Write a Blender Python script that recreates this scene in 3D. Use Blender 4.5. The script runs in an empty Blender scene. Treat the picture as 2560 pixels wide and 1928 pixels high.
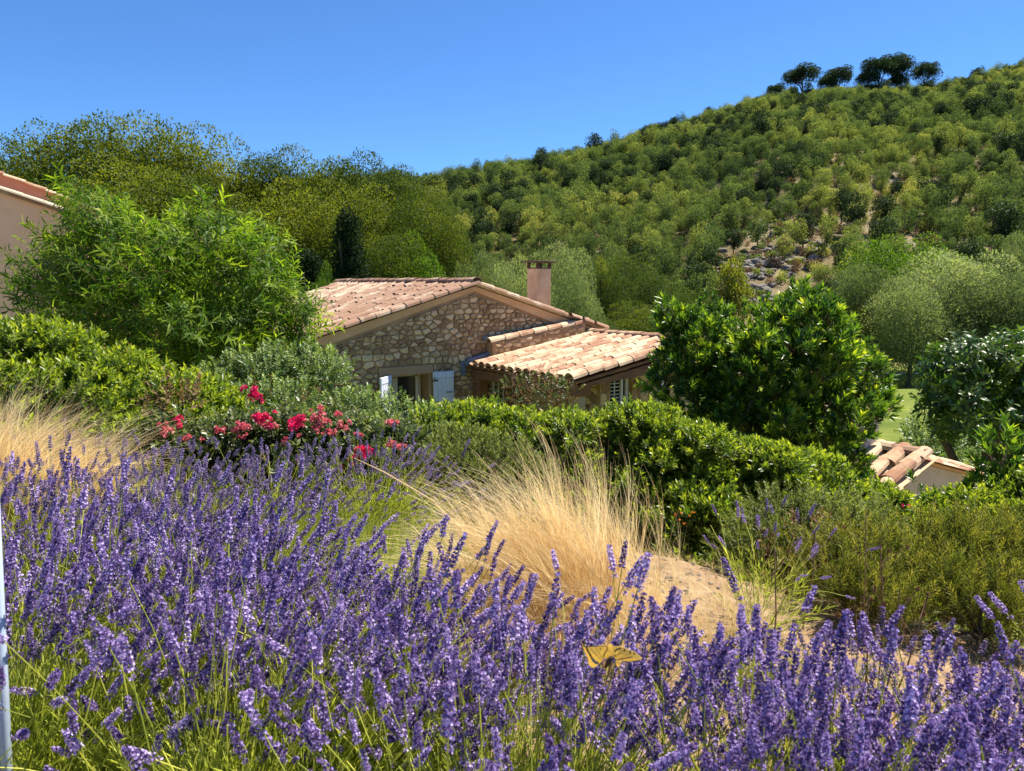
import bpy, math, random
import numpy as np
from mathutils import Vector, Matrix, noise

sc = bpy.context.scene
COL = sc.collection
R = math.radians
EYE = 1.55            # eye height above the lavender terrace
FPX = 1900.0          # focal length in photograph pixels (2560 wide)
PITCH = R(7.76)

# ------------------------------------------------------------------ camera
cd = bpy.data.cameras.new("camera")
cam = bpy.data.objects.new("camera", cd)
COL.objects.link(cam)
sc.camera = cam
cam.location = (0, 0, EYE)
cam.rotation_euler = (R(90) - PITCH, 0, 0)
cd.sensor_width = 36.0
cd.lens = FPX / 2560.0 * 36.0
cd.clip_start = 0.05
cd.clip_end = 3000.0
cd.dof.use_dof = True
cd.dof.focus_distance = 9.0
cd.dof.aperture_fstop = 10.0

# ------------------------------------------------------------------ daylight
SUN_AZ = 56.0     # degrees clockwise from +Y (the view direction)
SUN_EL = 59.0
world = bpy.data.worlds.new("World")
sc.world = world
world.use_nodes = True
nt = world.node_tree
nt.nodes.clear()
sky = nt.nodes.new("ShaderNodeTexSky")
sky.sky_type = 'NISHITA'
sky.sun_disc = False
sky.sun_elevation = R(SUN_EL)
sky.sun_rotation = R(SUN_AZ)
sky.altitude = 2200
sky.air_density = 1.0
sky.dust_density = 0.0
sky.ozone_density = 4.0
bg = nt.nodes.new("ShaderNodeBackground")
bg.inputs['Strength'].default_value = 0.078
wo = nt.nodes.new("ShaderNodeOutputWorld")
tint_ = nt.nodes.new("ShaderNodeMix"); tint_.data_type = 'RGBA'; tint_.blend_type = 'MULTIPLY'; tint_.inputs[0].default_value = 1.0
tint_.inputs[7].default_value = (0.54, 0.83, 1.12, 1)
nt.links.new(sky.outputs[0], tint_.inputs[6]); nt.links.new(tint_.outputs[2], bg.inputs[0])
nt.links.new(bg.outputs[0], wo.inputs[0])
sl = bpy.data.lights.new("sun", 'SUN')
sl.energy = 5.0
sl.angle = R(0.53)
sl.color = (1.0, 0.93, 0.80)
so = bpy.data.objects.new("sun", sl)
COL.objects.link(so)
S_DIR = Vector((math.sin(R(SUN_AZ)) * math.cos(R(SUN_EL)), math.cos(R(SUN_AZ)) * math.cos(R(SUN_EL)), math.sin(R(SUN_EL))))
so.rotation_euler = S_DIR.to_track_quat('Z', 'Y').to_euler()
so.location = (30, 20, 60)
sc.view_settings.view_transform = 'Standard'
sc.view_settings.look = 'None'
sc.view_settings.exposure = 1.12
sc.view_settings.gamma = 1.0
sc.view_settings.use_curve_mapping = False
sc.cycles.max_bounces = 8
sc.cycles.diffuse_bounces = 3
sc.cycles.transmission_bounces = 4
sc.cycles.transparent_max_bounces = 8

# ------------------------------------------------------------------ helpers
cp_, sp_ = math.cos(PITCH), math.sin(PITCH)
def at(px, py, Y):
    """world point seen at photograph pixel (px, py) at distance Y ahead"""
    cx, cy = (px - 1280) / FPX, (964 - py) / FPX
    d = (cx, cp_ + cy * sp_, -sp_ + cy * cp_)
    k = Y / d[1]
    return Vector((d[0] * k, Y, EYE + d[2] * k))

def tag(o, label=None, cat=None, group=None, kind=None):
    if label: o['label'] = label
    if cat: o['category'] = cat
    if group: o['group'] = group
    if kind: o['kind'] = kind
    return o

def empty(name, loc=(0, 0, 0), rz=0, label=None, cat=None, group=None, kind=None, parent=None):
    o = bpy.data.objects.new(name, None)
    o.empty_display_size = 0.1
    COL.objects.link(o)
    o.location = loc
    o.rotation_euler = (0, 0, rz)
    if parent: o.parent = parent
    return tag(o, label, cat, group, kind)

def link(name, me, parent=None, loc=None, rot=None, scale=None, kind=None, col=None):
    o = bpy.data.objects.new(name, me)
    (col or COL).objects.link(o)
    if parent: o.parent = parent
    if loc is not None: o.location = loc
    if rot is not None: o.rotation_euler = rot
    if scale is not None: o.scale = (scale, scale, scale) if isinstance(scale, (int, float)) else scale
    if kind: o['kind'] = kind
    return o

def np_mesh(name, V, F, mat=None, tint=None, smooth=False, mats=None, mi=None, uv=None):
    """V (n,3); F list of index arrays all of the same arity or python lists"""
    me = bpy.data.meshes.new(name)
    V = np.asarray(V, dtype=np.float32)
    if isinstance(F, np.ndarray):
        nf, k = F.shape
        loops = F.astype(np.int32).ravel()
        starts = np.arange(0, nf * k, k, dtype=np.int32)
        tot = np.full(nf, k, dtype=np.int32)
    else:
        tot = np.array([len(f) for f in F], dtype=np.int32)
        loops = np.array([i for f in F for i in f], dtype=np.int32)
        starts = np.concatenate(([0], np.cumsum(tot)[:-1])).astype(np.int32) if len(tot) else np.zeros(0, np.int32)
    me.vertices.add(len(V)); me.vertices.foreach_set("co", V.ravel())
    me.loops.add(len(loops)); me.loops.foreach_set("vertex_index", loops)
    me.polygons.add(len(tot)); me.polygons.foreach_set("loop_start", starts); me.polygons.foreach_set("loop_total", tot)
    me.polygons.foreach_set("use_smooth", np.full(len(tot), bool(smooth)))
    me.update(calc_edges=True)
    for m in (mats or ([mat] if mat else [])): me.materials.append(m)
    if mi is not None: me.polygons.foreach_set("material_index", np.asarray(mi, dtype=np.int32))
    if tint is not None:
        a = me.attributes.new("tint", 'FLOAT', 'POINT')
        a.data.foreach_set("value", np.asarray(tint, dtype=np.float32))
    return me

class MB:
    """collects simple solids into one mesh"""
    def __init__(s): s.V = []; s.F = []; s.M = []; s.T = []
    def add(s, V, F, m=0, t=0.5):
        b = len(s.V); s.V += [tuple(v) for v in V]; s.F += [[b + i for i in f] for f in F]; s.M += [m] * len(F); s.T += [t] * len(V)
    def box(s, x0, x1, y0, y1, z0, z1, m=0, bev=0.0, t=0.5):
        if bev <= 0:
            V = [(x, y, z) for z in (z0, z1) for y in (y0, y1) for x in (x0, x1)]
            F = [(0, 2, 3, 1), (4, 5, 7, 6), (0, 1, 5, 4), (2, 6, 7, 3), (0, 4, 6, 2), (1, 3, 7, 5)]
            s.add(V, F, m, t); return s
        b = bev
        V = []; idx = {}
        for sx in (0, 1):
            for sy in (0, 1):
                for sz in (0, 1):
                    X, Y, Z = (x0, x1)[sx], (y0, y1)[sy], (z0, z1)[sz]
                    dx, dy, dz = (b, -b)[sx], (b, -b)[sy], (b, -b)[sz]
                    for ax, p in ((0, (X, Y + dy, Z + dz)), (1, (X + dx, Y, Z + dz)), (2, (X + dx, Y + dy, Z))):
                        idx[(sx, sy, sz, ax)] = len(V); V.append(p)
        F = []
        for sx in (0, 1): F.append([idx[(sx, a, c, 0)] for a, c in ((0, 0), (0, 1), (1, 1), (1, 0))][::(1 if sx == 0 else -1)])
        for sy in (0, 1): F.append([idx[(a, sy, c, 1)] for a, c in ((0, 0), (1, 0), (1, 1), (0, 1))][::(1 if sy == 0 else -1)])
        for sz in (0, 1): F.append([idx[(a, c, sz, 2)] for a, c in ((0, 0), (0, 1), (1, 1), (1, 0))][::(1 if sz == 0 else -1)])
        for sy in (0, 1):
            for sz in (0, 1): F.append([idx[(0, sy, sz, 1)], idx[(1, sy, sz, 1)], idx[(1, sy, sz, 2)], idx[(0, sy, sz, 2)]])
        for sx in (0, 1):
            for sz in (0, 1): F.append([idx[(sx, 0, sz, 0)], idx[(sx, 1, sz, 0)], idx[(sx, 1, sz, 2)], idx[(sx, 0, sz, 2)]])
            for sy in (0, 1): F.append([idx[(sx, sy, 0, 0)], idx[(sx, sy, 1, 0)], idx[(sx, sy, 1, 1)], idx[(sx, sy, 0, 1)]])
            for sy in (0, 1):
                for sz in (0, 1): F.append([idx[(sx, sy, sz, 0)], idx[(sx, sy, sz, 1)], idx[(sx, sy, sz, 2)]])
        s.add(V, F, m, t); return s
    def prism(s, poly, y0, y1, m=0):
        """polygon in x,z extruded along y"""
        n = len(poly)
        V = [(x, y0, z) for x, z in poly] + [(x, y1, z) for x, z in poly]
        F = [list(range(n)), list(range(2 * n - 1, n - 1, -1))] + [[i + n, (i + 1) % n + n, (i + 1) % n, i] for i in range(n)]
        s.add(V, F, m); return s
    def tube(s, pts, rad, k=6, m=0, cap=True, t=0.5):
        pts = [Vector(p) for p in pts]
        rs = rad if isinstance(rad, (list, tuple)) else [rad] * len(pts)
        rings = []
        for i, p in enumerate(pts):
            d = (pts[min(i + 1, len(pts) - 1)] - pts[max(i - 1, 0)]).normalized()
            a = d.orthogonal().normalized() if i == 0 else (pa - d * pa.dot(d)).normalized()
            pa = a; b = d.cross(a)
            rings.append([p + (a * math.cos(2 * math.pi * j / k) + b * math.sin(2 * math.pi * j / k)) * rs[i] for j in range(k)])
        V = [v for r in rings for v in r]; F = []
        for i in range(len(pts) - 1):
            for j in range(k):
                F.append([i * k + j, i * k + (j + 1) % k, (i + 1) * k + (j + 1) % k, (i + 1) * k + j])
        if cap: F += [list(range(k))[::-1], [(len(pts) - 1) * k + j for j in range(k)]]
        s.add(V, F, m, t); return s
    def mesh(s, name, mats, smooth=False):
        mats = mats if isinstance(mats, (list, tuple)) else [mats]
        me = np_mesh(name, s.V, s.F, mats=mats, mi=s.M, tint=s.T, smooth=smooth)
        return me
    def build(s, name, mats, parent=None, smooth=False, kind=None, loc=None, rot=None):
        return link(name, s.mesh(name, mats, smooth), parent, loc, rot, kind=kind)

# ------------------------------------------------------------------ materials
def new_mat(name):
    m = bpy.data.materials.new(name); m.use_nodes = True
    n = m.node_tree; n.nodes.clear()
    return m, n.nodes, n.links

def leaf_mat(name, cols, trans=0.35, rough=0.45, tcol=None, spec=0.4, patch=0.0):
    """cols: list of (pos, rgb) blended by a per-plant random value plus the per-leaf tint"""
    m, N, L = new_mat(name)
    at_ = N.new("ShaderNodeAttribute"); at_.attribute_name = "tint"
    oi = N.new("ShaderNodeObjectInfo")
    mx = N.new("ShaderNodeMath"); mx.operation = 'MULTIPLY_ADD'
    mx.inputs[1].default_value = 0.45
    L.new(oi.outputs['Random'], mx.inputs[0])
    m2 = N.new("ShaderNodeMath"); m2.operation = 'MULTIPLY'; m2.inputs[1].default_value = 0.55
    L.new(at_.outputs['Fac'], m2.inputs[0]); L.new(m2.outputs[0], mx.inputs[2])
    src = mx.outputs[0]
    if patch > 0:
        g = N.new("ShaderNodeNewGeometry"); nz = N.new("ShaderNodeTexNoise"); nz.inputs['Scale'].default_value = patch; nz.inputs['Detail'].default_value = 2
        L.new(g.outputs['Position'], nz.inputs['Vector'])
        a = N.new("ShaderNodeMath"); a.operation = 'MULTIPLY_ADD'; a.inputs[1].default_value = 1.4; a.inputs[2].default_value = -0.7
        L.new(nz.outputs[0], a.inputs[0])
        b = N.new("ShaderNodeMath"); b.operation = 'ADD'; L.new(src, b.inputs[0]); L.new(a.outputs[0], b.inputs[1]); src = b.outputs[0]
    cr = N.new("ShaderNodeValToRGB")
    el = cr.color_ramp.elements
    el[0].position = cols[0][0]; el[0].color = (*cols[0][1], 1)
    el[1].position = cols[-1][0]; el[1].color = (*cols[-1][1], 1)
    for p, c in cols[1:-1]:
        e = el.new(p); e.color = (*c, 1)
    L.new(src, cr.inputs[0])
    pb = N.new("ShaderNodeBsdfPrincipled"); pb.inputs['Roughness'].default_value = rough
    pb.inputs['Specular IOR Level'].default_value = spec
    L.new(cr.outputs[0], pb.inputs['Base Color'])
    tr = N.new("ShaderNodeBsdfTranslucent")
    hs = N.new("ShaderNodeMix"); hs.data_type = 'RGBA'; hs.blend_type = 'MULTIPLY'; hs.inputs[0].default_value = 1.0
    L.new(cr.outputs[0], hs.inputs[6]); hs.inputs[7].default_value = (*(tcol or (2.0, 2.1, 0.9)), 1)
    L.new(hs.outputs[2], tr.inputs['Color'])
    ms = N.new("ShaderNodeMixShader"); ms.inputs[0].default_value = trans
    L.new(pb.outputs[0], ms.inputs[1]); L.new(tr.outputs[0], ms.inputs[2])
    o = N.new("ShaderNodeOutputMaterial"); L.new(ms.outputs[0], o.inputs[0])
    return m

def solid_mat(name, c1, c2=None, scale=6.0, rough=0.8, bump=0.3, bscale=30.0, c3=None, obj_rand=0.0, tintf=0.0, coord='Object', stain=None, metal=0.0, stretch=None):
    m, N, L = new_mat(name)
    tc = N.new("ShaderNodeTexCoord"); vec = tc.outputs[coord]
    oi = N.new("ShaderNodeObjectInfo")
    if obj_rand > 0:
        ad = N.new("ShaderNodeVectorMath"); ad.operation = 'ADD'
        sc_ = N.new("ShaderNodeMath"); sc_.operation = 'MULTIPLY'; sc_.inputs[1].default_value = 37.0
        L.new(oi.outputs['Random'], sc_.inputs[0]); L.new(vec, ad.inputs[0]); L.new(sc_.outputs[0], ad.inputs[1]); vec = ad.outputs[0]
    if stretch:
        mp = N.new("ShaderNodeMapping"); mp.inputs['Scale'].default_value = stretch; L.new(vec, mp.inputs[0]); vec = mp.outputs[0]
    n1 = N.new("ShaderNodeTexNoise"); n1.inputs['Scale'].default_value = scale; n1.inputs['Detail'].default_value = 5; n1.inputs['Roughness'].default_value = 0.6
    L.new(vec, n1.inputs['Vector'])
    cr = N.new("ShaderNodeValToRGB"); e = cr.color_ramp.elements
    e[0].position = 0.32; e[0].color = (*c1, 1); e[1].position = 0.68; e[1].color = (*(c2 or c1), 1)
    if c3: x = e.new(0.5); x.color = (*c3, 1)
    fac = n1.outputs[0]
    def madd(src, k, c, add):
        a = N.new("ShaderNodeMath"); a.operation = 'MULTIPLY_ADD'; a.inputs[1].default_value = k; a.inputs[2].default_value = c; L.new(src, a.inputs[0])
        b = N.new("ShaderNodeMath"); b.operation = 'ADD'; L.new(a.outputs[0], b.inputs[0]); L.new(add, b.inputs[1]); return b.outputs[0]
    if obj_rand > 0: fac = madd(oi.outputs['Random'], obj_rand, -obj_rand / 2, fac)
    if tintf > 0:
        ta = N.new("ShaderNodeAttribute"); ta.attribute_name = 'tint'
        fac = madd(ta.outputs['Fac'], tintf, -tintf / 2, fac)
    L.new(fac, cr.inputs[0]); col = cr.outputs[0]
    if stain:
        n3 = N.new("ShaderNodeTexNoise"); n3.inputs['Scale'].default_value = stain[1]; n3.inputs['Detail'].default_value = 6; n3.inputs['Roughness'].default_value = 0.7
        L.new(vec, n3.inputs['Vector'])
        r3 = N.new("ShaderNodeValToRGB"); r3.color_ramp.elements[0].position = stain[2]; r3.color_ramp.elements[1].position = stain[2] + 0.12
        L.new(n3.outputs[0], r3.inputs[0])
        mk = N.new("ShaderNodeMath"); mk.operation = 'MULTIPLY'; mk.inputs[1].default_value = stain[3]; L.new(r3.outputs[0], mk.inputs[0])
        mi = N.new("ShaderNodeMix"); mi.data_type = 'RGBA'; L.new(mk.outputs[0], mi.inputs[0]); L.new(col, mi.inputs[6]); mi.inputs[7].default_value = (*stain[0], 1); col = mi.outputs[2]
    pb = N.new("ShaderNodeBsdfPrincipled"); pb.inputs['Roughness'].default_value = rough; pb.inputs['Specular IOR Level'].default_value = 0.25
    pb.inputs['Metallic'].default_value = metal
    L.new(col, pb.inputs['Base Color'])
    if bump > 0:
        n2 = N.new("ShaderNodeTexNoise"); n2.inputs['Scale'].default_value = bscale; n2.inputs['Detail'].default_value = 6
        L.new(vec, n2.inputs['Vector'])
        bp = N.new("ShaderNodeBump"); bp.inputs['Strength'].default_value = bump; bp.inputs['Distance'].default_value = 0.007
        L.new(n2.outputs[0], bp.inputs['Height']); L.new(bp.outputs[0], pb.inputs['Normal'])
    o = N.new("ShaderNodeOutputMaterial"); L.new(pb.outputs[0], o.inputs[0])
    return m

M = {}
M['tile'] = solid_mat('terracotta_tile', (0.33, 0.17, 0.10), (0.60, 0.46, 0.30), 5, 0.85, 0.3, 60, c3=(0.48, 0.325, 0.20), obj_rand=0.42, stain=((0.20, 0.15, 0.10), 16, 0.62, 0.6))
M['tile_old'] = solid_mat('weathered_tile', (0.32, 0.19, 0.125), (0.56, 0.45, 0.32), 5, 0.9, 0.3, 60, c3=(0.45, 0.33, 0.23), obj_rand=0.4, tintf=0.4, stain=((0.13, 0.105, 0.085), 7, 0.57, 0.7))
M['stone'] = solid_mat('field_stone', (0.30, 0.185, 0.095), (0.68, 0.50, 0.29), 9, 0.9, 0.5, 45, c3=(0.48, 0.335, 0.185), tintf=0.5, obj_rand=0.12, stain=((0.24, 0.17, 0.11), 20, 0.6, 0.5))
M['mortar'] = solid_mat('lime_mortar', (0.34, 0.20, 0.095), (0.48, 0.31, 0.17), 3, 0.95, 0.6, 50)
M['render_band'] = solid_mat('tan_render', (0.58, 0.34, 0.17), (0.70, 0.45, 0.25), 2.5, 0.95, 0.3, 60)
M['lintel'] = solid_mat('brown_render', (0.36, 0.22, 0.12), (0.46, 0.30, 0.17), 4, 0.9, 0.3, 60)
M['shutter'] = solid_mat('white_paint', (0.62, 0.66, 0.76), (0.76, 0.78, 0.84), 3, 0.6, 0.2, 40, stain=((0.36, 0.36, 0.38), 22, 0.66, 0.5), stretch=(6, 6, 1))
M['cream'] = solid_mat('cream_paint', (0.56, 0.47, 0.36), (0.64, 0.56, 0.44), 3, 0.6, 0.1, 40)
M['white'] = solid_mat('white_trim', (0.72, 0.70, 0.68), (0.8, 0.78, 0.76), 3, 0.5, 0.1, 40)
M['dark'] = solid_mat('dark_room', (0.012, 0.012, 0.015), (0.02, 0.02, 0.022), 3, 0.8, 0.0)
M['lead'] = solid_mat('lead_flashing', (0.13, 0.16, 0.22), (0.20, 0.24, 0.31), 6, 0.45, 0.2, 20)
M['wood'] = solid_mat('brown_wood', (0.15, 0.065, 0.032), (0.27, 0.13, 0.065), 5, 0.75, 0.4, 30, stretch=(1, 1, 6))
M['pale_wood'] = solid_mat('weathered_wood', (0.32, 0.22, 0.12), (0.48, 0.37, 0.24), 6, 0.8, 0.5, 30, stretch=(8, 8, 1))
M['chimney'] = solid_mat('pink_stucco', (0.46, 0.285, 0.175), (0.62, 0.43, 0.29), 3, 0.95, 0.25, 60, c3=(0.54, 0.36, 0.235), stain=((0.25, 0.16, 0.12), 5, 0.62, 0.5))
M['soot'] = solid_mat('sooty_brick', (0.055, 0.035, 0.028), (0.13, 0.085, 0.065), 12, 0.95, 0.3, 50)
M['pinkwall'] = solid_mat('pink_render', (0.88, 0.47, 0.29), (0.93, 0.53, 0.34), 1.2, 0.95, 0.12, 90, stain=((0.78, 0.42, 0.27), 1.6, 0.52, 0.6))
M['ochrewall'] = solid_mat('terracotta_render', (0.55, 0.27, 0.155), (0.62, 0.34, 0.21), 1.5, 0.95, 0.12, 90)
M['greywall'] = solid_mat('grey_stucco', (0.42, 0.38, 0.32), (0.55, 0.50, 0.42), 4, 0.95, 0.3, 60)
M['beigewall'] = solid_mat('beige_stucco', (0.52, 0.42, 0.30), (0.62, 0.51, 0.37), 3, 0.95, 0.3, 60)
M['bark'] = solid_mat('bark', (0.06, 0.042, 0.03), (0.13, 0.10, 0.075), 7, 0.95, 0.7, 25, stretch=(3, 3, 1))
M['twig'] = solid_mat('brown_twig', (0.16, 0.09, 0.045), (0.26, 0.16, 0.085), 7, 0.9, 0.2, 40)
M['steel_blue'] = solid_mat('blue_grey_paint', (0.35, 0.42, 0.52), (0.42, 0.50, 0.60), 3, 0.5, 0.1, 30)
M['rock'] = solid_mat('limestone', (0.17, 0.15, 0.13), (0.34, 0.30, 0.26), 1.2, 0.95, 0.8, 4, tintf=0.3)
M['glass'] = solid_mat('window_glass', (0.02, 0.022, 0.028), (0.03, 0.03, 0.035), 3, 0.08, 0.0)
M['terrace_soil'] = None

g = lambda *a: a
M['lf_hedge'] = leaf_mat('hedge_leaf', [(0.0, (0.02, 0.048, 0.008)), (0.4, (0.064, 0.112, 0.0128)), (0.72, (0.204, 0.2663, 0.0227)), (1.0, (0.432, 0.456, 0.042))], 0.34, 0.4, spec=0.45)
M['lf_pitto'] = leaf_mat('evergreen_leaf', [(0.0, (0.0136, 0.0376, 0.0084)), (0.5, (0.04, 0.0972, 0.0137)), (0.78, (0.162, 0.2616, 0.0224)), (1.0, (0.621, 0.621, 0.0405))], 0.32, 0.38, spec=0.45)
M['lf_peach'] = leaf_mat('lance_leaf', [(0.0, (0.0204, 0.047, 0.0075)), (0.5, (0.0744, 0.1426, 0.0142)), (0.85, (0.2783, 0.3578, 0.0245)), (1.0, (0.42, 0.44, 0.035))], 0.42, 0.5, spec=0.18)
M['lf_walnut'] = leaf_mat('deep_green_leaf', [(0.0, (0.0179, 0.044, 0.0106)), (0.6, (0.0562, 0.1125, 0.018)), (1.0, (0.1925, 0.266, 0.028))], 0.3, 0.38, spec=0.4)
M['lf_rose'] = leaf_mat('rose_leaf', [(0.0, (0.02, 0.038, 0.012)), (0.5, (0.069, 0.1012, 0.0299)), (1.0, (0.26, 0.273, 0.0975))], 0.3, 0.4, spec=0.45)
M['lf_pale'] = leaf_mat('grey_green_leaf', [(0.0, (0.033, 0.0638, 0.022)), (0.5, (0.1187, 0.1812, 0.0562)), (1.0, (0.392, 0.448, 0.196))], 0.32, 0.42, spec=0.45)
M['lf_fine'] = leaf_mat('fine_sage_leaf', [(0.0, (0.044, 0.0638, 0.0198)), (0.5, (0.1375, 0.1688, 0.045)), (1.0, (0.336, 0.364, 0.112))], 0.32, 0.5, spec=.25)
M['lf_rosemary'] = leaf_mat('needle_leaf', [(0.0, (0.0379, 0.055, 0.0099)), (0.5, (0.1339, 0.1531, 0.0221)), (1.0, (0.4192, 0.351, 0.0669))], 0.32, 0.5, spec=.25)
M['lf_brown'] = leaf_mat('dried_leaf', [(0.0, (0.08, 0.045, 0.02)), (0.5, (0.20, 0.13, 0.06)), (1.0, (0.34, 0.25, 0.12))], 0.25, 0.7, tcol=(1.4, 1.2, 0.9))
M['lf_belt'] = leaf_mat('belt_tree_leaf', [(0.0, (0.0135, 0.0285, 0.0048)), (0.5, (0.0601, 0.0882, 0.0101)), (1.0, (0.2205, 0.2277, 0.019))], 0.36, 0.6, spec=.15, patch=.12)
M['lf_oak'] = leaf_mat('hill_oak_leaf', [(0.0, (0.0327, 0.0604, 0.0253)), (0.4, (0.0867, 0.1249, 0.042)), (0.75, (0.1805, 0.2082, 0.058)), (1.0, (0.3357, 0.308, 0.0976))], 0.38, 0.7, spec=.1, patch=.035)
M['lf_pine'] = leaf_mat('pine_needle', [(0.0, (0.012, 0.028, 0.012)), (1.0, (0.040, 0.066, 0.022))], 0.22, 0.6, spec=.1)
M['lf_willow'] = leaf_mat('silver_leaf', [(0.0, (0.052, 0.0765, 0.0288)), (0.5, (0.1467, 0.1863, 0.0725)), (1.0, (0.3686, 0.3978, 0.1755))], 0.36, 0.6, tcol=(1.6, 1.7, 0.9), spec=.12)
M['lf_bright'] = leaf_mat('bright_green_leaf', [(0.0, (0.0262, 0.0608, 0.0075)), (0.5, (0.0797, 0.1435, 0.0127)), (1.0, (0.2261, 0.2975, 0.0214))], 0.4, 0.5, spec=.15)
M['lf_yellow'] = leaf_mat('yellow_green_leaf', [(0.0, (0.08, 0.10, 0.012)), (1.0, (0.27, 0.26, 0.03))], 0.4, 0.4)
M['lf_cypress'] = leaf_mat('cypress_leaf', [(0.0, (0.007, 0.018, 0.007)), (1.0, (0.022, 0.042, 0.014))], 0.15, 0.7, spec=.1)
M['lav_stem'] = leaf_mat('lavender_stem', [(0.0, (0.1029, 0.1328, 0.0198)), (0.6, (0.3664, 0.4057, 0.072)), (1.0, (0.797, 0.7607, 0.2126))], 0.35, 0.5, spec=.3)
M['lav_flower'] = leaf_mat('lavender_floret', [(0.0, (0.0737, 0.0468, 0.1418)), (0.4, (0.2073, 0.1373, 0.3548)), (0.75, (0.4475, 0.3451, 0.6749)), (1.0, (0.7725, 0.6547, 0.9088))], 0.28, 0.55, tcol=(1.25, 1.1, 1.15), spec=0.15)
M['lav_faded'] = leaf_mat('faded_lavender_floret', [(0.0, (0.12, 0.09, 0.17)), (0.5, (0.28, 0.21, 0.38)), (1.0, (0.52, 0.42, 0.62))], 0.25, 0.6, tcol=(1.2, 1.1, 1.15), spec=0.15)
M['straw'] = leaf_mat('straw_grass', [(0.0, (0.66, 0.46, 0.20)), (0.5, (0.86, 0.67, 0.36)), (1.0, (0.96, 0.86, 0.60))], 0.5, 0.5, tcol=(1.03, 1.0, 0.88), spec=0.3)
M['grass_green'] = leaf_mat('grass_blade', [(0.0, (0.08, 0.13, 0.02)), (0.6, (0.22, 0.25, 0.05)), (1.0, (0.45, 0.40, 0.14))], 0.4, 0.5)
M['crimson'] = leaf_mat('crimson_petal', [(0.0, (0.62, 0.008, 0.09)), (1.0, (0.90, 0.05, 0.22))], 0.35, 0.5, tcol=(1.1, 0.9, 1.0))
M['salmon'] = leaf_mat('faded_pink_petal', [(0.0, (0.55, 0.06, 0.11)), (0.6, (0.74, 0.17, 0.21)), (1.0, (0.82, 0.42, 0.36))], 0.35, 0.5, tcol=(1.1, 0.9, 0.95))
M['dryrose'] = leaf_mat('dried_cream_petal', [(0.0, (0.42, 0.30, 0.2)), (1.0, (0.7, 0.62, 0.52))], 0.3, 0.6, tcol=(1.1, 1, 0.9))
M['orange'] = leaf_mat('orange_petal', [(0.0, (0.7, 0.25, 0.02)), (1.0, (0.85, 0.45, 0.05))], 0.3, 0.5, tcol=(1.2, 1, 0.9))
M['wing'] = leaf_mat('yellow_wing', [(0.0, (0.94, 0.68, 0.20)), (1.0, (0.96, 0.86, 0.36))], 0.6, 0.6, tcol=(1.05, 1.0, 0.85), spec=0.2)
M['black'] = solid_mat('black_marking', (0.02, 0.015, 0.012), (0.06, 0.035, 0.02), 40, 0.7, 0)
M['blue'] = solid_mat('blue_marking', (0.05, 0.12, 0.25), (0.08, 0.16, 0.3), 40, 0.7, 0)

# ------------------------------------------------------------------ leaf geometry
rng = np.random.default_rng(7)
def unit(a): return a / np.maximum(np.linalg.norm(a, axis=-1, keepdims=True), 1e-9)

def leaf_arrays(P, D, U, L, W, fold=0.25, tint=None, droop=0.0, six=False, rg=rng):
    """P base, D direction, U rough normal -> verts, quads/tris, tint"""
    n = len(P)
    D = unit(D); S = unit(np.cross(D, U)); N = np.cross(S, D)
    L = np.broadcast_to(np.asarray(L, dtype=float), (n,))[:, None]; W = np.broadcast_to(np.asarray(W, dtype=float), (n,))[:, None]
    t = rg.random(n) if tint is None else np.broadcast_to(tint, (n,))
    if not six:
        c = P + D * L * 0.45
        V = np.stack([P, c - S * W / 2 + N * W * fold, P + D * L - N * L * droop, c + S * W / 2 + N * W * fold], 1).reshape(-1, 3)
        b = np.arange(n)[:, None] * 4
        F = np.concatenate([b + np.array([[0, 1, 2]]), b + np.array([[0, 2, 3]])], 0)
        return V, F, np.repeat(t, 4)
    c1 = P + D * L * 0.3 + N * L * 0.03; c2 = P + D * L * 0.68 - N * L * droop * 0.4
    V = np.stack([P, c1 - S * W * .45 + N * W * fold, c2 - S * W * .42 + N * W * fold, P + D * L - N * L * droop,
                  c2 + S * W * .42 + N * W * fold, c1 + S * W * .45 + N * W * fold, c1, c2], 1).reshape(-1, 3)
    b = np.arange(n)[:, None] * 8
    F = np.concatenate([b + np.array([q]) for q in ([0, 1, 6], [1, 2, 7], [1, 7, 6], [2, 3, 7], [0, 6, 5], [6, 4, 5], [6, 7, 4], [7, 3, 4])], 0)
    return V, F, np.repeat(t, 8)

class LM:
    """collects triangle leaf arrays with several materials"""
    def __init__(s): s.V = []; s.F = []; s.T = []; s.M = []; s.n = 0
    def add(s, V, F, T, m=0):
        s.V.append(V); s.F.append(F + s.n); s.T.append(T); s.M.append(np.full(len(F), m)); s.n += len(V)
    def stem(s, pts, r, m=1, k=3, t=0.5):
        mb = MB(); mb.tube(pts, r, k, cap=False)
        F = []
        for q in mb.F: F += [[q[0], q[1], q[2]], [q[0], q[2], q[3]]]
        s.add(np.array(mb.V), np.array(F), np.full(len(mb.V), t), m)
    def mesh(s, name, mats):
        return np_mesh(name, np.concatenate(s.V), np.concatenate(s.F), mats=mats, mi=np.concatenate(s.M), tint=np.concatenate(s.T), smooth=True)

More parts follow.
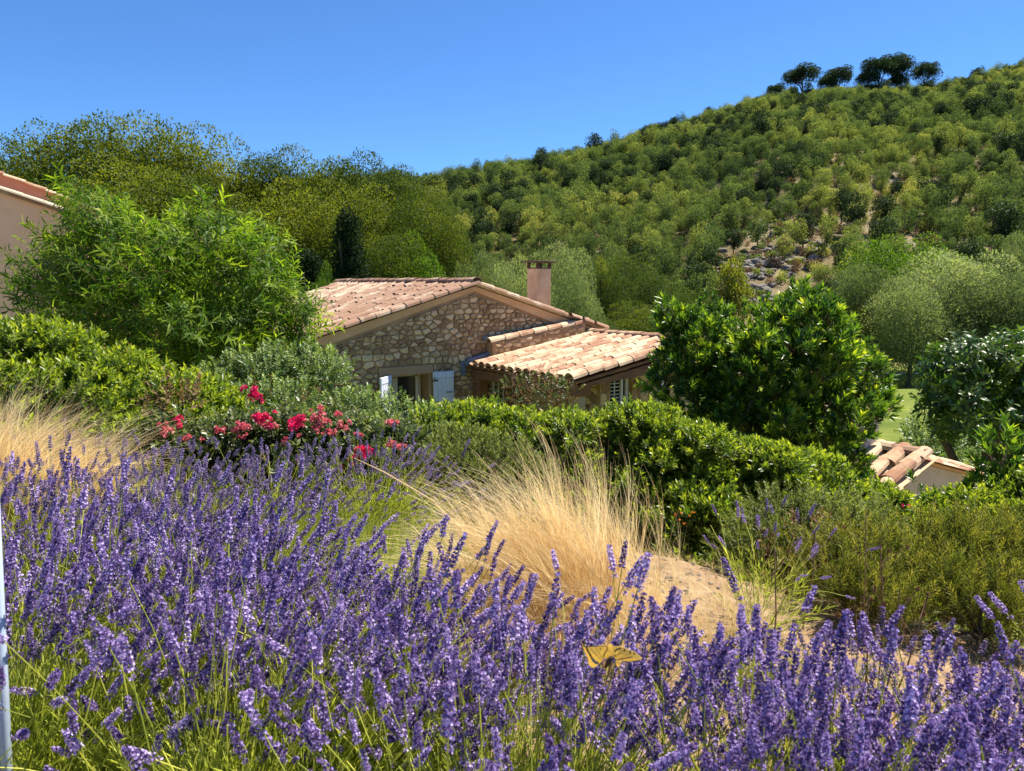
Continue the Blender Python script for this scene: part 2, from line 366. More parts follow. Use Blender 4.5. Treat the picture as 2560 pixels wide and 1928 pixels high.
def sprig(seed, n, length, L, W, spread, mats, whorl=True, droop=0.1, curve=0.0, fold=0.2, six=False, tipk=0.6, srad=0.0015, start=0.15):
    """a shoot along +Z carrying n leaves; young paler leaves at the tip"""
    rg = np.random.default_rng(seed)
    s = (np.arange(n) + 0.5) / n * (1 - start) + start
    phi = np.arange(n) * 2.4 + rg.normal(0, .3, n)
    bend = curve * s * s
    P = np.stack([bend * length, 0 * s, s * length], 1)
    ang = spread * (1.15 - 0.65 * s) + rg.normal(0, .12, n)
    D = np.stack([np.cos(phi) * np.sin(ang), np.sin(phi) * np.sin(ang), np.cos(ang)], 1) + np.stack([bend, 0 * s, -abs(bend) * .6], 1)
    U = np.stack([-np.cos(phi) * np.cos(ang), -np.sin(phi) * np.cos(ang), np.sin(ang)], 1) + rg.normal(0, .25, (n, 3))
    size = (0.75 + 0.5 * np.sin(s * math.pi * .8)) * rg.uniform(.8, 1.15, n)
    t = np.clip(tipk * s ** 1.5 + rg.uniform(0, .35, n), 0, 1)
    lm = LM(); lm.add(*leaf_arrays(P, D, U, L * size, W * size, fold, t, droop, six, rg), 0)
    lm.stem([(curve * q * q * length, 0, q * length) for q in (0, .5, 1)], [srad * 1.3, srad, srad * .4], 1)
    return lm.mesh('shoot', mats)

def protocol(name, meshes):
    c = bpy.data.collections.new(name)
    for i, me in enumerate(meshes):
        o = bpy.data.objects.new("%s_%02d" % (name, i), me); c.objects.link(o)
    return c

_gn = {}
def gn_for(coll):
    if coll.name in _gn: return _gn[coll.name]
    ng = bpy.data.node_groups.new("scatter_" + coll.name, 'GeometryNodeTree')
    ng.interface.new_socket("Geometry", in_out='INPUT', socket_type='NodeSocketGeometry')
    ng.interface.new_socket("Geometry", in_out='OUTPUT', socket_type='NodeSocketGeometry')
    N, L = ng.nodes, ng.links
    gi = N.new("NodeGroupInput"); go = N.new("NodeGroupOutput")
    ip = N.new("GeometryNodeInstanceOnPoints"); ci = N.new("GeometryNodeCollectionInfo")
    ci.inputs['Collection'].default_value = coll
    ci.inputs['Separate Children'].default_value = True
    ci.inputs['Reset Children'].default_value = True
    def na(nm, ty):
        a = N.new("GeometryNodeInputNamedAttribute"); a.data_type = ty; a.inputs['Name'].default_value = nm; return a.outputs['Attribute']
    L.new(gi.outputs[0], ip.inputs['Points']); L.new(ci.outputs[0], ip.inputs['Instance'])
    ip.inputs['Pick Instance'].default_value = True
    L.new(na('idx', 'INT'), ip.inputs['Instance Index'])
    er = N.new("FunctionNodeEulerToRotation"); L.new(na('rot', 'FLOAT_VECTOR'), er.inputs[0])
    L.new(er.outputs[0], ip.inputs['Rotation']); L.new(na('scl', 'FLOAT_VECTOR'), ip.inputs['Scale'])
    L.new(ip.outputs[0], go.inputs[0])
    _gn[coll.name] = ng
    return ng

def eul_from(Z, spin=None, rg=rng):
    """euler angles that turn local +Z to Z with a random spin"""
    Z = unit(Z); n = len(Z)
    ref = np.where(np.abs(Z[:, 2:3]) < 0.9, np.array([[0, 0, 1.0]]), np.array([[1.0, 0, 0]]))
    X = unit(np.cross(ref, Z)); Y = np.cross(Z, X)
    a = (rg.random(n) * 2 * math.pi if spin is None else spin)[:, None]
    X2 = X * np.cos(a) + Y * np.sin(a); Y2 = np.cross(Z, X2)
    ey = -np.arcsin(np.clip(X2[:, 2], -1, 1)); ex = np.arctan2(Y2[:, 2], Z[:, 2]); ez = np.arctan2(X2[:, 1], X2[:, 0])
    return np.stack([ex, ey, ez], 1)

def scatter(name, coll, P, E, S, parent=None, kind='stuff', idx=None, rg=rng):
    P = np.asarray(P, dtype=np.float32); n = len(P)
    if parent is not None: P = P - np.array(parent.matrix_basis.translation, dtype=np.float32)   # parents are unrotated here
    me = bpy.data.meshes.new(name); me.vertices.add(n); me.vertices.foreach_set("co", P.ravel())
    a = me.attributes.new("rot", 'FLOAT_VECTOR', 'POINT'); a.data.foreach_set("vector", np.asarray(E, dtype=np.float32).ravel())
    S = np.asarray(S, dtype=np.float32)
    if S.ndim == 1: S = np.repeat(S[:, None], 3, 1)
    a = me.attributes.new("scl", 'FLOAT_VECTOR', 'POINT'); a.data.foreach_set("vector", S.ravel())
    if idx is None: idx = rg.integers(0, len(coll.objects), n)
    a = me.attributes.new("idx", 'INT', 'POINT'); a.data.foreach_set("value", np.asarray(idx, dtype=np.int32))
    o = link(name, me, parent, kind=kind)
    md = o.modifiers.new("scatter", 'NODES'); md.node_group = gn_for(coll)
    return o

def blob_points(blobs, dens, inner=0.35, bottom=-0.6, jit=0.12, rg=rng, up=0.5, wob=0.18, shrink=0.0):
    """points over the outer shell of a union of ellipsoids; blobs: (centre, (rx,ry,rz)); dens per m2"""
    Ps, Ns = [], []
    C = np.array([list(b[0]) for b in blobs]) - np.array([0, 0, shrink * .35]); Rr = np.array([[max(q - shrink, q * .45) for q in b[1]] for b in blobs])
    for i, (c, r) in enumerate(zip(C, Rr)):
        area = 4 * math.pi * ((r[0] * r[1]) ** 1.6 / 3 + (r[0] * r[2]) ** 1.6 / 3 + (r[1] * r[2]) ** 1.6 / 3) ** (1 / 1.6)
        n = int(area * dens * (1 + inner))
        d = unit(rg.normal(size=(n, 3)))
        d = d[(d[:, 2] > bottom)]
        ni = len(d)
        k = np.where(rg.random(ni) < inner / (1 + inner), rg.uniform(.55, .9, ni), 1 + rg.normal(0, jit, ni) * .6)
        ph = d * 3.1 + i
        k *= 1 + wob * (np.sin(ph[:, 0] * 2.3) * np.sin(ph[:, 1] * 2.7 + 1) + .6 * np.sin(ph[:, 2] * 4.1 + ph[:, 0] * 3))
        p = c + d * r * k[:, None]
        nr = unit(d / r)
        keep = np.ones(ni, bool)
        for j in range(len(C)):
            if j != i:
                q = np.linalg.norm((p - C[j]) / Rr[j], axis=1)
                keep &= ~(q < 0.72)
        Ps.append(p[keep]); Ns.append(nr[keep])
    P = np.concatenate(Ps); N_ = np.concatenate(Ns)
    Z = unit(N_ + np.array([[0, 0, up]]) + rg.normal(0, .32, N_.shape))
    return P, Z

def pxblobs(lst):
    """(px, py, Y, rx_px, rz_px[, depth radius m]) -> ellipsoids"""
    out = []
    for b in lst:
        px, py, Y, rx, rz = b[:5]
        mx, mz = rx / FPX * Y, rz / FPX * Y
        my = b[5] if len(b) > 5 else min(mx, mz * 1.4)
        out.append((at(px, py, Y), (mx, my, mz)))
    return out

def limbs(base, blobs, r0, mat, parent, name='branch', k=6, seed=0):
    """tapered limbs from the base to each blob centre, as separate branches"""
    rg = random.Random(seed)
    base = Vector(base)
    for c, r in blobs:
        c = Vector(c)
        mid = base.lerp(c, .5) + Vector((rg.uniform(-.1, .1), rg.uniform(-.1, .1), .12)) * (c - base).length
        mid2 = base.lerp(c, .78) + Vector((rg.uniform(-.08, .08), rg.uniform(-.08, .08), .06)) * (c - base).length
        mb = MB(); off = parent.location if parent else Vector((0, 0, 0))
        mb.tube([p - off for p in (base, mid, mid2, c + Vector((0, 0, r[2] * .5)))], [r0, r0 * .65, r0 * .4, r0 * .12], k)
        mb.build(name, mat, parent, smooth=True)

def poly_blobs(poly, n, rpx, Y, depth, seed, yslope=0.0):
    """small foliage masses filling an outline given in photograph pixels, at staggered real depths"""
    r_ = random.Random(seed); xs = [p[0] for p in poly]; ys = [p[1] for p in poly]; out = []
    def inside(x, y):
        c = False
        for i in range(len(poly)):
            (x1, y1), (x2, y2) = poly[i - 1], poly[i]
            if (y1 > y) != (y2 > y) and x < (x2 - x1) * (y - y1) / (y2 - y1) + x1: c = not c
        return c
    cx_, cy_ = sum(xs) / len(xs), sum(ys) / len(ys)
    tries = 0
    while len(out) < n and tries < 20000:
        tries += 1
        x, y = r_.uniform(min(xs), max(xs)), r_.uniform(min(ys), max(ys)); rr = r_.uniform(*rpx)
        if not all(inside(x + dx * rr * .8, y + dy * rr * .8) for dx, dy in ((1, 0), (-1, 0), (0, 1), (0, -1))): rr *= .6
        if not all(inside(x + dx * rr * .8, y + dy * rr * .8) for dx, dy in ((1, 0), (-1, 0), (0, 1), (0, -1))): continue
        if any(math.hypot(x - o_[0], (y - o_[1])) < (rr + o_[3]) * .38 and abs(o_[6]) < 9 for o_ in out) and tries < 12000: continue
        e_ = max(0, 1 - abs(x - cx_) / (max(xs) - min(xs)) * 1.6)
        d = r_.uniform(-1, .6) * depth * e_
        out.append((x, y, Y + d, rr, rr * r_.uniform(.75, 1.0), rr / FPX * Y * 1.1, 0))
    return pxblobs([o_[:6] for o_ in out])

# ------------------------------------------------------------------ terrain
def sst(a, b, x):
    t = np.clip((np.asarray(x, dtype=float) - a) / (b - a), 0, 1); return t * t * (3 - 2 * t)
CREST_PX = [-3000, 0, 900, 1060, 1190, 1340, 1500, 1600, 1740, 1900, 1980, 2100, 2230, 2330, 2420, 2560, 2900, 3600]
CREST_PY = [560, 520, 450, 438, 418, 402, 366, 326, 290, 246, 232, 222, 222, 220, 192, 158, 100, 50]   # tree tops
CREST_Y = [240, 240, 240, 235, 240, 245, 255, 262, 272, 285, 290, 297, 305, 312, 320, 330, 345, 350]
_c = [at(a_, b_, c_) for a_, b_, c_ in zip(CREST_PX, CREST_PY, CREST_Y)]
CREST_A = [v.x / v.y for v in _c]
CREST_H = [v.z - 4.2 for v in _c]
def hnoise(x, y, s, seed=0):
    return np.sin(x / s + 1.7 * seed + 1.3 * np.sin(y / s * .7)) * np.sin(y / s * 1.1 + seed + 1.1 * np.sin(x / s * .8))
def ground(x, y):
    x = np.asarray(x, dtype=float); y = np.asarray(y, dtype=float)
    z = -2.45 * sst(4.4, 8.6, y + 0.42 * x)
    z = z - 0.25 * sst(0.6, 3.0, x) * sst(1.2, 3.5, y)
    z = z - 5.0 * sst(26, 52, y - 0.15 * x)
    aa = x / np.maximum(y, 1.0)
    cy = np.interp(aa, CREST_A, CREST_Y); ch = np.interp(aa, CREST_A, CREST_H)
    foot = 84.0 + 6 * np.sin(x / 23.0)
    q = (y - foot) / (cy - foot)
    qq = np.clip(q, 0, 1)
    f = 0.72 * qq + 0.28 * np.sin(qq * math.pi / 2)
    h = -7.45 + (ch + 7.45) * f - np.clip(q - 1, 0, 8) * 8
    h = h + (hnoise(x, y, 17) * 1.6 + hnoise(x, y, 7, 3) * .6) * sst(0, .15, q) * (1 - .8 * sst(.75, 1, q))
    z = np.where(q > 0, h, z)
    z = z + hnoise(x, y, 1.1) * 0.02 * (y < 12)
    return z
def gz(x, y): return float(ground(x, y))

def axis(segs):
    a = []
    for lo, hi, st in segs: a += list(np.arange(lo, hi, st))
    return np.array(a + [segs[-1][1]])
ax_ = axis([(-1600, -300, 100), (-300, -60, 8), (-60, -15, 2.5), (-15, 15, .5), (15, 60, 2.5), (60, 340, 4), (340, 1600, 100)])
ay_ = axis([(-60, -4, 8), (-4, 24, .5), (24, 84, 2.5), (84, 400, 4), (400, 1600, 80)])
GX, GY = np.meshgrid(ax_, ay_)
GZ = ground(GX, GY)
nx, ny = len(ax_), len(ay_)
ii = (np.arange(ny - 1)[:, None] * nx + np.arange(nx - 1)[None, :]).ravel()
GF = np.stack([ii, ii + 1, ii + nx + 1, ii + nx], 1)

m, N, L = new_mat('earth')
tc = N.new("ShaderNodeTexCoord")
def noise_n(scale, det=6):
    a = N.new("ShaderNodeTexNoise"); a.inputs['Scale'].default_value = scale; a.inputs['Detail'].default_value = det; a.inputs['Roughness'].default_value = .65
    L.new(tc.outputs['Object'], a.inputs['Vector']); return a.outputs[0]
def ramp(src, cols):
    r = N.new("ShaderNodeValToRGB"); e = r.color_ramp.elements
    e[0].position, e[0].color = cols[0][0], (*cols[0][1], 1); e[1].position, e[1].color = cols[-1][0], (*cols[-1][1], 1)
    for p, c in cols[1:-1]: x = e.new(p); x.color = (*c, 1)
    L.new(src, r.inputs[0]); return r.outputs[0]
near_c = ramp(noise_n(9), [(.3, (0.20, 0.12, 0.06)), (.5, (0.32, 0.215, 0.125)), (.7, (0.44, 0.32, 0.20))])
hill_c = ramp(noise_n(.16), [(.30, (0.10, 0.085, 0.04)), (.45, (0.17, 0.13, 0.07)), (.55, (0.24, 0.185, 0.11)), (.7, (0.29, 0.25, 0.19))])
mid_c = ramp(noise_n(.5), [(.35, (0.09, 0.13, 0.02)), (.65, (0.19, 0.22, 0.04))])
sep = N.new("ShaderNodeSeparateXYZ"); L.new(tc.outputs['Object'], sep.inputs[0])
def rng_n(a, b):
    r = N.new("ShaderNodeMapRange"); r.inputs[1].default_value = a; r.inputs[2].default_value = b; L.new(sep.outputs[1], r.inputs[0]); return r.outputs[0]
def mixc(f, a, b):
    x = N.new("ShaderNodeMix"); x.data_type = 'RGBA'; L.new(f, x.inputs[0]); L.new(a, x.inputs[6]); L.new(b, x.inputs[7]); return x.outputs[2]
cc = mixc(rng_n(82, 90), mixc(rng_n(5.2, 7.5), near_c, mid_c), hill_c)
pb = N.new("ShaderNodeBsdfPrincipled"); pb.inputs['Roughness'].default_value = 0.95; pb.inputs['Specular IOR Level'].default_value = .1
L.new(cc, pb.inputs['Base Color'])
bp = N.new("ShaderNodeBump"); bp.inputs['Distance'].default_value = 0.03; bp.inputs['Strength'].default_value = .8
L.new(noise_n(40), bp.inputs['Height']); L.new(bp.outputs[0], pb.inputs['Normal'])
o = N.new("ShaderNodeOutputMaterial"); L.new(pb.outputs[0], o.inputs[0])
M['earth'] = m
gme = np_mesh('ground', np.stack([GX.ravel(), GY.ravel(), GZ.ravel()], 1), GF, M['earth'], smooth=True)
link('ground', gme, kind='structure')

# lawn in the valley and the pale path behind it
M['lawn'] = solid_mat('mown_lawn', (0.13, 0.19, 0.018), (0.20, 0.26, 0.03), 0.35, 0.95, 0.5, 60)
M['path'] = solid_mat('pale_gravel', (0.48, 0.44, 0.38), (0.6, 0.56, 0.5), 3, 0.95, 0.2, 30)
def sheet(name, x0, x1, y0, y1, dz, mat, nxx=24, nyy=24):
    X, Y = np.meshgrid(np.linspace(x0, x1, nxx), np.linspace(y0, y1, nyy)); Z = ground(X, Y) + dz
    i_ = (np.arange(nyy - 1)[:, None] * nxx + np.arange(nxx - 1)[None, :]).ravel()
    return link(name, np_mesh(name, np.stack([X.ravel(), Y.ravel(), Z.ravel()], 1), np.stack([i_, i_ + 1, i_ + nxx + 1, i_ + nxx], 1), mat, smooth=True), kind='structure')
sheet('lawn', 12, 70, 56, 75, 0.03, M['lawn'])
sheet('path', 10, 72, 76.2, 77.4, 0.04, M['path'])

def project(P):
    P = np.asarray(P, dtype=float).reshape(-1, 3); x, y, z = P[:, 0], P[:, 1], P[:, 2] - EYE
    dep = y * cp_ - z * sp_; v = z * cp_ + y * sp_
    return 1280 + FPX * x / dep, 964 - FPX * v / dep

# ------------------------------------------------------------------ tree prototypes
def crown_arrays(seed, W, H, z0, nl, nleaf, leaf, lobe=(.16, .26), elong=1.0, up=.3, droop=0.0, shape='round', aspect=.55, bias=None, crossed=False):
    rg = np.random.default_rng(seed)
    d = unit(rg.normal(size=(nl, 3)))
    k = rg.uniform(.45, .92, nl) ** .7
    c = d * k[:, None] * np.array([W / 2, W / 2, (H - z0) / 2]) * .82
    if shape == 'umbrella':
        c[:, 2] = abs(c[:, 2]) * .8 + (H - z0) * .08
    if shape == 'column':
        c[:, :2] *= (1 - .75 * np.clip((c[:, 2:3] / ((H - z0) / 2) + 1) / 2, 0, 1))
    c[:, 2] += z0 + (H - z0) / 2
    r = rg.uniform(*lobe, nl) * W
    if shape == 'column': r *= .7
    w = r ** 2; w /= w.sum()
    li = rg.choice(nl, nleaf, p=w)
    dd = unit(rg.normal(size=(nleaf, 3)) + np.array([0, 0, up * .6]))
    kk = np.where(rg.random(nleaf) < .25, rg.uniform(.4, .9, nleaf), 1 + rg.normal(0, .045, nleaf))
    P = c[li] + dd * r[li][:, None] * kk[:, None] * np.array([1, 1, elong])
    D = unit(dd * .7 + rg.normal(0, .6, (nleaf, 3)) + np.array([0, 0, -droop]))
    U = unit(dd + rg.normal(0, .7, (nleaf, 3)) + np.array([0, 0, .4]))
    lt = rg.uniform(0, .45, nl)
    t = np.clip(lt[li] + rg.uniform(0, .35, nleaf) + .2 * (dd[:, 2]), 0, 1)  # upward-facing lobe leaves tinted lighter: light from above painted into the colour
    ls = leaf * rg.uniform(.6, 1.3, nleaf)
    return leaf_arrays(P, D, U, ls, ls * aspect, .15, t, 0.0, False, rg), c, r

def tree_proto(name, seed, W, H, z0, nl, nleaf, leaf, lmat, trunk_r, **kw):
    arr, c, r = crown_arrays(seed, W, H, z0, nl, nleaf, leaf, **kw)
    rg = np.random.default_rng(seed + 99)
    tl = LM()
    top = H * .8
    bend = rg.uniform(-.06, .06, 2) * H
    axisf = lambda q: (bend[0] * q * q, bend[1] * q * q, q * top)
    tl.stem([axisf(q) for q in (0, .2, .45, .7, 1)], trunk_r, 0, 6)
    V = tl.V[0]
    q = np.clip(V[:, 2] / top, 0, 1)
    ctr = np.stack([bend[0] * q * q, bend[1] * q * q, V[:, 2]], 1)
    V[:] = ctr + (V - ctr) * (1.15 - .95 * q)[:, None] * np.array([1, 1, 1])
    for i in rg.choice(nl, min(nl, 12), replace=False):
        q0 = rg.uniform(.25, .6); a = np.array(axisf(q0)); b = c[i]
        if b[2] < a[2] - .05 * H: q0 = max(.1, b[2] / top * .7); a = np.array(axisf(q0))
        tl.stem([a, a * .45 + b * .55 + np.array([0, 0, .03 * H]), b], trunk_r * .32, 0, 4)
    crown = np_mesh(name + '_crown', arr[0], arr[1], lmat, tint=arr[2], smooth=True)
    trunk = tl.mesh(name + '_trunk', [M['bark']])
    both = LM(); both.add(*arr, 0)
    for Vv, Ff, Tt in zip(tl.V, tl.F, tl.T): pass
    both.add(np.concatenate(tl.V), np.concatenate(tl.F), np.concatenate(tl.T), 1)
    return crown, trunk, both.mesh(name, [lmat, M['bark']])

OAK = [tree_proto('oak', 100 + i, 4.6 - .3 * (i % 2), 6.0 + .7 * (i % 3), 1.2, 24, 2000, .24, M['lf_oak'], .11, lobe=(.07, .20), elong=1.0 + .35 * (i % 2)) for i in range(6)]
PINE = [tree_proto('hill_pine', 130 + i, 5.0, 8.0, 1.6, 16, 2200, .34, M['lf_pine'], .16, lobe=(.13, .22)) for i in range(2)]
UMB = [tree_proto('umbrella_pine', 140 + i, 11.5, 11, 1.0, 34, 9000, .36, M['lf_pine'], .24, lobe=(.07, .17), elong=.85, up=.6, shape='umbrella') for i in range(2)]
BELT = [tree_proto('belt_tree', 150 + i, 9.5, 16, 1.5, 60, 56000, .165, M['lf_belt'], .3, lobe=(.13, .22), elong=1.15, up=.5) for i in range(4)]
WILLOW = [tree_proto('willow', 170 + i, 9, 9.5, 1.0, 26, 26000, .26, M['lf_willow'], .25, lobe=(.16, .27), elong=1.2, up=.5, aspect=.28) for i in range(2)]
BRIGHT = [tree_proto('bright_tree', 180 + i, 9, 12, 1.2, 30, 24000, .20, M['lf_bright'], .28, lobe=(.15, .24), up=.4) for i in range(2)]
CYP = [tree_proto('cypress', 190, 3.2, 12, .6, 44, 12000, .24, M['lf_cypress'], .16, lobe=(.2, .3), elong=1.7, shape='column', aspect=.3, up=1.2)]
YEL = [tree_proto('yellow_tree', 195, 6, 6.5, 1.2, 20, 5000, .3, M['lf_yellow'], .13)]

def put_tree(name, pr, x, y, sx, sz, rz, label, cat, group=None, z=None):
    e = empty(name, (x, y, gz(x, y) - .1 if z is None else z), rz, label, cat, group)
    e.scale = (sx, sx, sz)
    link('crown', pr[0], e); link('trunk', pr[1], e)
    return e

# ------------------------------------------------------------------ wooded hill
rg = np.random.default_rng(21)
sp = 2.95
PX, PY = np.meshgrid(np.arange(-75, 262, sp), np.arange(86, 345, sp))
X = (PX + rg.uniform(-.48, .48, PX.shape) * sp).ravel(); Y = (PY + rg.uniform(-.48, .48, PY.shape) * sp).ravel()
a = X / Y
cyy = np.interp(a, CREST_A, CREST_Y)
keep = (a > -.30) & (a < .80) & (Y < cyy + 14)
X, Y = X[keep], Y[keep]; Z = ground(X, Y)
px, py = project(np.stack([X, Y, Z], 1))
def in_ell(cx, cy, rx, ry): return ((px - cx) / rx) ** 2 + ((py - cy) / ry) ** 2 < 1
bare = in_ell(1900, 690, 120, 105) | in_ell(2010, 600, 90, 45) | in_ell(1930, 790, 160, 70)
u = rg.random(len(X))
thin = ((py > 480) & (px > 1750) & (u < .34)) | (u < .05)
keep = ~(bare & (rg.random(len(X)) > .16)) & ~thin
X, Y, Z, px, py = X[keep], Y[keep], Z[keep], px[keep], py[keep]
order = np.argsort(Y); X, Y, Z, px, py = X[order], Y[order], Z[order], px[order], py[order]
n = len(X)
pine = rg.random(n) < (.10 + .12 * (hnoise(X, Y, 30, 2) > .3))
S = rg.uniform(.52, 1.0, n) * (1 + .12 * hnoise(X, Y, 21, 5)) * np.where(Y > 230, .92, 1.0)
vis = (px > -50) & (px < 2610) & (px > 1080)
near_i = [i for i in np.where(vis)[0]][:300]
rockd = np.hypot((px - 1930) / 1.3, py - 680)
def where(i):
    p, q = px[i], py[i]
    lv = 'at the hill foot' if Y[i] < 93 else 'just above the hill foot' if Y[i] < 100 else 'low on the slope' if Y[i] < 108 else 'higher on the slope' if Y[i] < 116 else 'high on the slope'
    zn = zone(p)
    return lv + ' ' + zn
def zone(p):
    return 'left of the stone chimney' if p < 1300 else 'behind the stone chimney' if p < 1430 else 'above the left of the porch roof' if p < 1580 else 'above the right of the porch roof' if p < 1720 else 'left of the bare rocky patch' if p < 1850 else 'on the bare rocky patch' if p < 2000 else 'right of the bare rocky patch' if p < 2130 else 'above the bright green pair' if p < 2330 else 'above the right edge willows'
for i in near_i:
    pr = PINE[i % 2] if pine[i] else OAK[i % 6]
    kind = ('tall ' if S[i] > .9 else 'small ' if S[i] < .68 else 'middling ') + ('dark green pine' if pine[i] else 'grey green oak')
    put_tree('pine_tree' if pine[i] else 'oak_tree', pr, X[i], Y[i], S[i], S[i] * rg.uniform(.9, 1.15), rg.uniform(0, 6.3),
             '%s %s' % (kind, where(i)), 'tree', '%ss %s' % (kind, where(i)))
rest = np.setdiff1d(np.arange(n), near_i)
HC = protocol('hillwood', [p[2] for p in OAK] + [p[2] for p in PINE])
Pz = np.stack([X, Y, Z - .1], 1)[rest]
E = np.stack([np.zeros(len(rest)), np.zeros(len(rest)), rg.uniform(0, 6.3, len(rest))], 1)
SS = np.stack([S[rest], S[rest], S[rest] * rg.uniform(.85, 1.15, len(rest))], 1)
idx = np.where(pine[rest], 6 + rg.integers(0, 2, len(rest)), rg.integers(0, 6, len(rest)))
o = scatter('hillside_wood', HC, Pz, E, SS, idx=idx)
tag(o, 'dense green oak wood covering the long hillside up to its crest', 'wood')
print('hill trees', n)

# scrub between the trees
SCR = protocol('scrub', [np_mesh('scrub', *(lambda a_: (a_[0], a_[1]))(crown_arrays(300 + i, 1.6, 1.0, 0, 6, 260, .22)[0]), M['lf_oak' if i < 2 else 'lf_brown'],
              tint=crown_arrays(300 + i, 1.6, 1.0, 0, 6, 260, .22)[0][2]) for i in range(3)])
ns = 6500
sx_ = rg.uniform(-60, 170, ns); sy_ = rg.uniform(86, 215, ns); k_ = (sx_ / sy_ > -.2) & (sx_ / sy_ < .78); sx_, sy_ = sx_[k_], sy_[k_]
o = scatter('hillside_scrub', SCR, np.stack([sx_, sy_, ground(sx_, sy_)], 1), np.stack([sx_ * 0, sx_ * 0, rg.uniform(0, 6, len(sx_))], 1), rg.uniform(.5, 1.5, len(sx_)))
tag(o, 'low dry scrub and grass tufts on the slope beneath the oaks', 'scrub')

# rocks of the bare patch
def rock_mesh(seed):
    import bmesh
    bm = bmesh.new(); bmesh.ops.create_icosphere(bm, subdivisions=2, radius=1)
    r_ = random.Random(seed); o_ = Vector((r_.uniform(0, 50), 0, 0))
    for v in bm.verts:
        k = 1 + .5 * noise.noise(v.co * 1.3 + o_) + .2 * noise.noise(v.co * 3 + o_)
        v.co = Vector((v.co.x * 1.3, v.co.y * .9, v.co.z * .6)) * k
    me = bpy.data.meshes.new('rock'); bm.to_mesh(me); bm.free(); me.materials.append(M['rock']); return me
RK = [rock_mesh(i) for i in range(5)]
def hill_at(px_, py_):
    ys = np.linspace(86, 330, 500); xs = (px_ - 1280) / FPX * ys * 1.0
    for _ in range(2):
        zs = ground(xs, ys); p_, q_ = project(np.stack([xs, ys, zs], 1)); xs = xs + (px_ - p_) / FPX * ys
    i = int(np.argmin(abs(q_ - py_))); return float(xs[i]), float(ys[i]), float(zs[i])
rk = empty('rock_outcrop', hill_at(1920, 690), 0, 'bare limestone outcrop with broken grey rocks on the hillside', 'rocks')
for i in range(150):
    cx_, cy__, rx_, ry_ = random.Random(i).choice([(1990, 590, 90, 40), (1890, 660, 90, 40), (1850, 720, 70, 40), (1930, 700, 100, 60)])
    rr = random.Random(i * 7 + 1)
    x_, y_, z_ = hill_at(cx_ + rr.uniform(-1, 1) * rx_, cy__ + rr.uniform(-1, 1) * ry_)
    s_ = rr.uniform(.3, .95)
    link('rock', RK[i % 5], rk, Vector((x_, y_, z_ + .1)) - rk.location, (rr.uniform(-.3, .3), rr.uniform(-.3, .3), rr.uniform(0, 6)), s_)

# solitary pines on the crest
for (p_, top, w_, k_, lab) in [(1942, 222, 34, 0, 'small round pine at the left end of the crest group'), (2010, 178, 78, 0, 'wide dark pine on the crest, leftmost of the large ones'),
                          (2070, 200, 40, 1, 'low pine just right of the leftmost large crest pine'), (2095, 182, 62, 1, 'pine with gaps in its crown between two larger crest pines'), (2200, 155, 66, 0, 'tall leaning pine in the highest clump on the crest'),
                          (2245, 152, 62, 1, 'tall umbrella pine on the right of the highest crest clump'), (2172, 190, 48, 1, 'low dark pine at the left foot of the highest crest clump'), (2248, 196, 46, 0, 'low dark pine at the right foot of the highest crest clump'), (2316, 168, 48, 1, 'lone pointed pine right of the crest clump'),
                          (1640, 322, 44, 0, 'flat topped pine on the lower crest over the chimney side')]:
    cy_ = float(np.interp(p_, CREST_PX, CREST_Y)) - 4
    v_ = at(p_, top, cy_); x_, y_ = v_.x, v_.y; z_ = gz(x_, y_)
    pr = UMB[k_]
    h_ = v_.z - z_ + 1.5; wm = w_ / FPX * cy_ * 1.25
    put_tree('crest_pine', pr, x_, y_, wm / 10, h_ / 10.2, p_, lab, 'tree', 'pines standing up from the crest')

# ------------------------------------------------------------------ belt of tall trees at left
def tree_px(name, protos, k, px_, top, w_, Y, label, cat='tree', group=None, wn=9.0, hn=15.2, basez=None):
    co = np.empty(len(protos[k % len(protos)][0].vertices) * 3, dtype=np.float32); protos[k % len(protos)][0].vertices.foreach_get('co', co); co = co.reshape(-1, 3)
    hn = float(np.percentile(co[:, 2], 99.6)); wn = 2 * float(np.percentile(np.abs(co[:, 0]), 97))
    v = at(px_, top, Y); z_ = gz(v.x, v.y) if basez is None else basez
    return put_tree(name, protos[k % len(protos)], v.x, v.y, w_ / FPX * Y / wn, (v.z - z_) / hn, k * 1.7 + px_, label, cat, group, z_)
back = [(-70, 385, 240), (35, 350, 230), (150, 335, 240), (290, 306, 270), (415, 326, 250), (520, 362, 230), (635, 408, 210), (715, 398, 190), (800, 388, 200), (885, 402, 190), (975, 432, 190), (1040, 452, 140)]
names = ['leftmost tree of the tall belt, cut by the picture edge', 'tall tree rising behind the left gable', 'tall tree just right of the left gable', 'highest tree of the belt above the peach tree', 'second highest tree of the belt, right of its summit',
         'belt tree where the treeline starts to fall', 'shorter belt tree beside the dip in the treeline', 'belt tree right of the dip in the treeline', 'upright belt tree above the cypress left side', 'upright belt tree above the cypress right side',
         'belt tree near the right end of the treeline', 'small last tree of the belt against the hill']
for k, (p_, t_, w_) in enumerate(back):
    tree_px('belt_tree', BELT, k, p_, t_, w_ * 1.25, 62, names[k], group='tall trees of the belt behind the house')
front = [(120, 470, 240), (330, 410, 280), (470, 452, 260), (590, 515, 230), (690, 545, 190), (790, 470, 210), (900, 480, 220), (1000, 505, 190), (1095, 520, 130), (1040, 600, 150), (650, 600, 180), (980, 590, 170)]
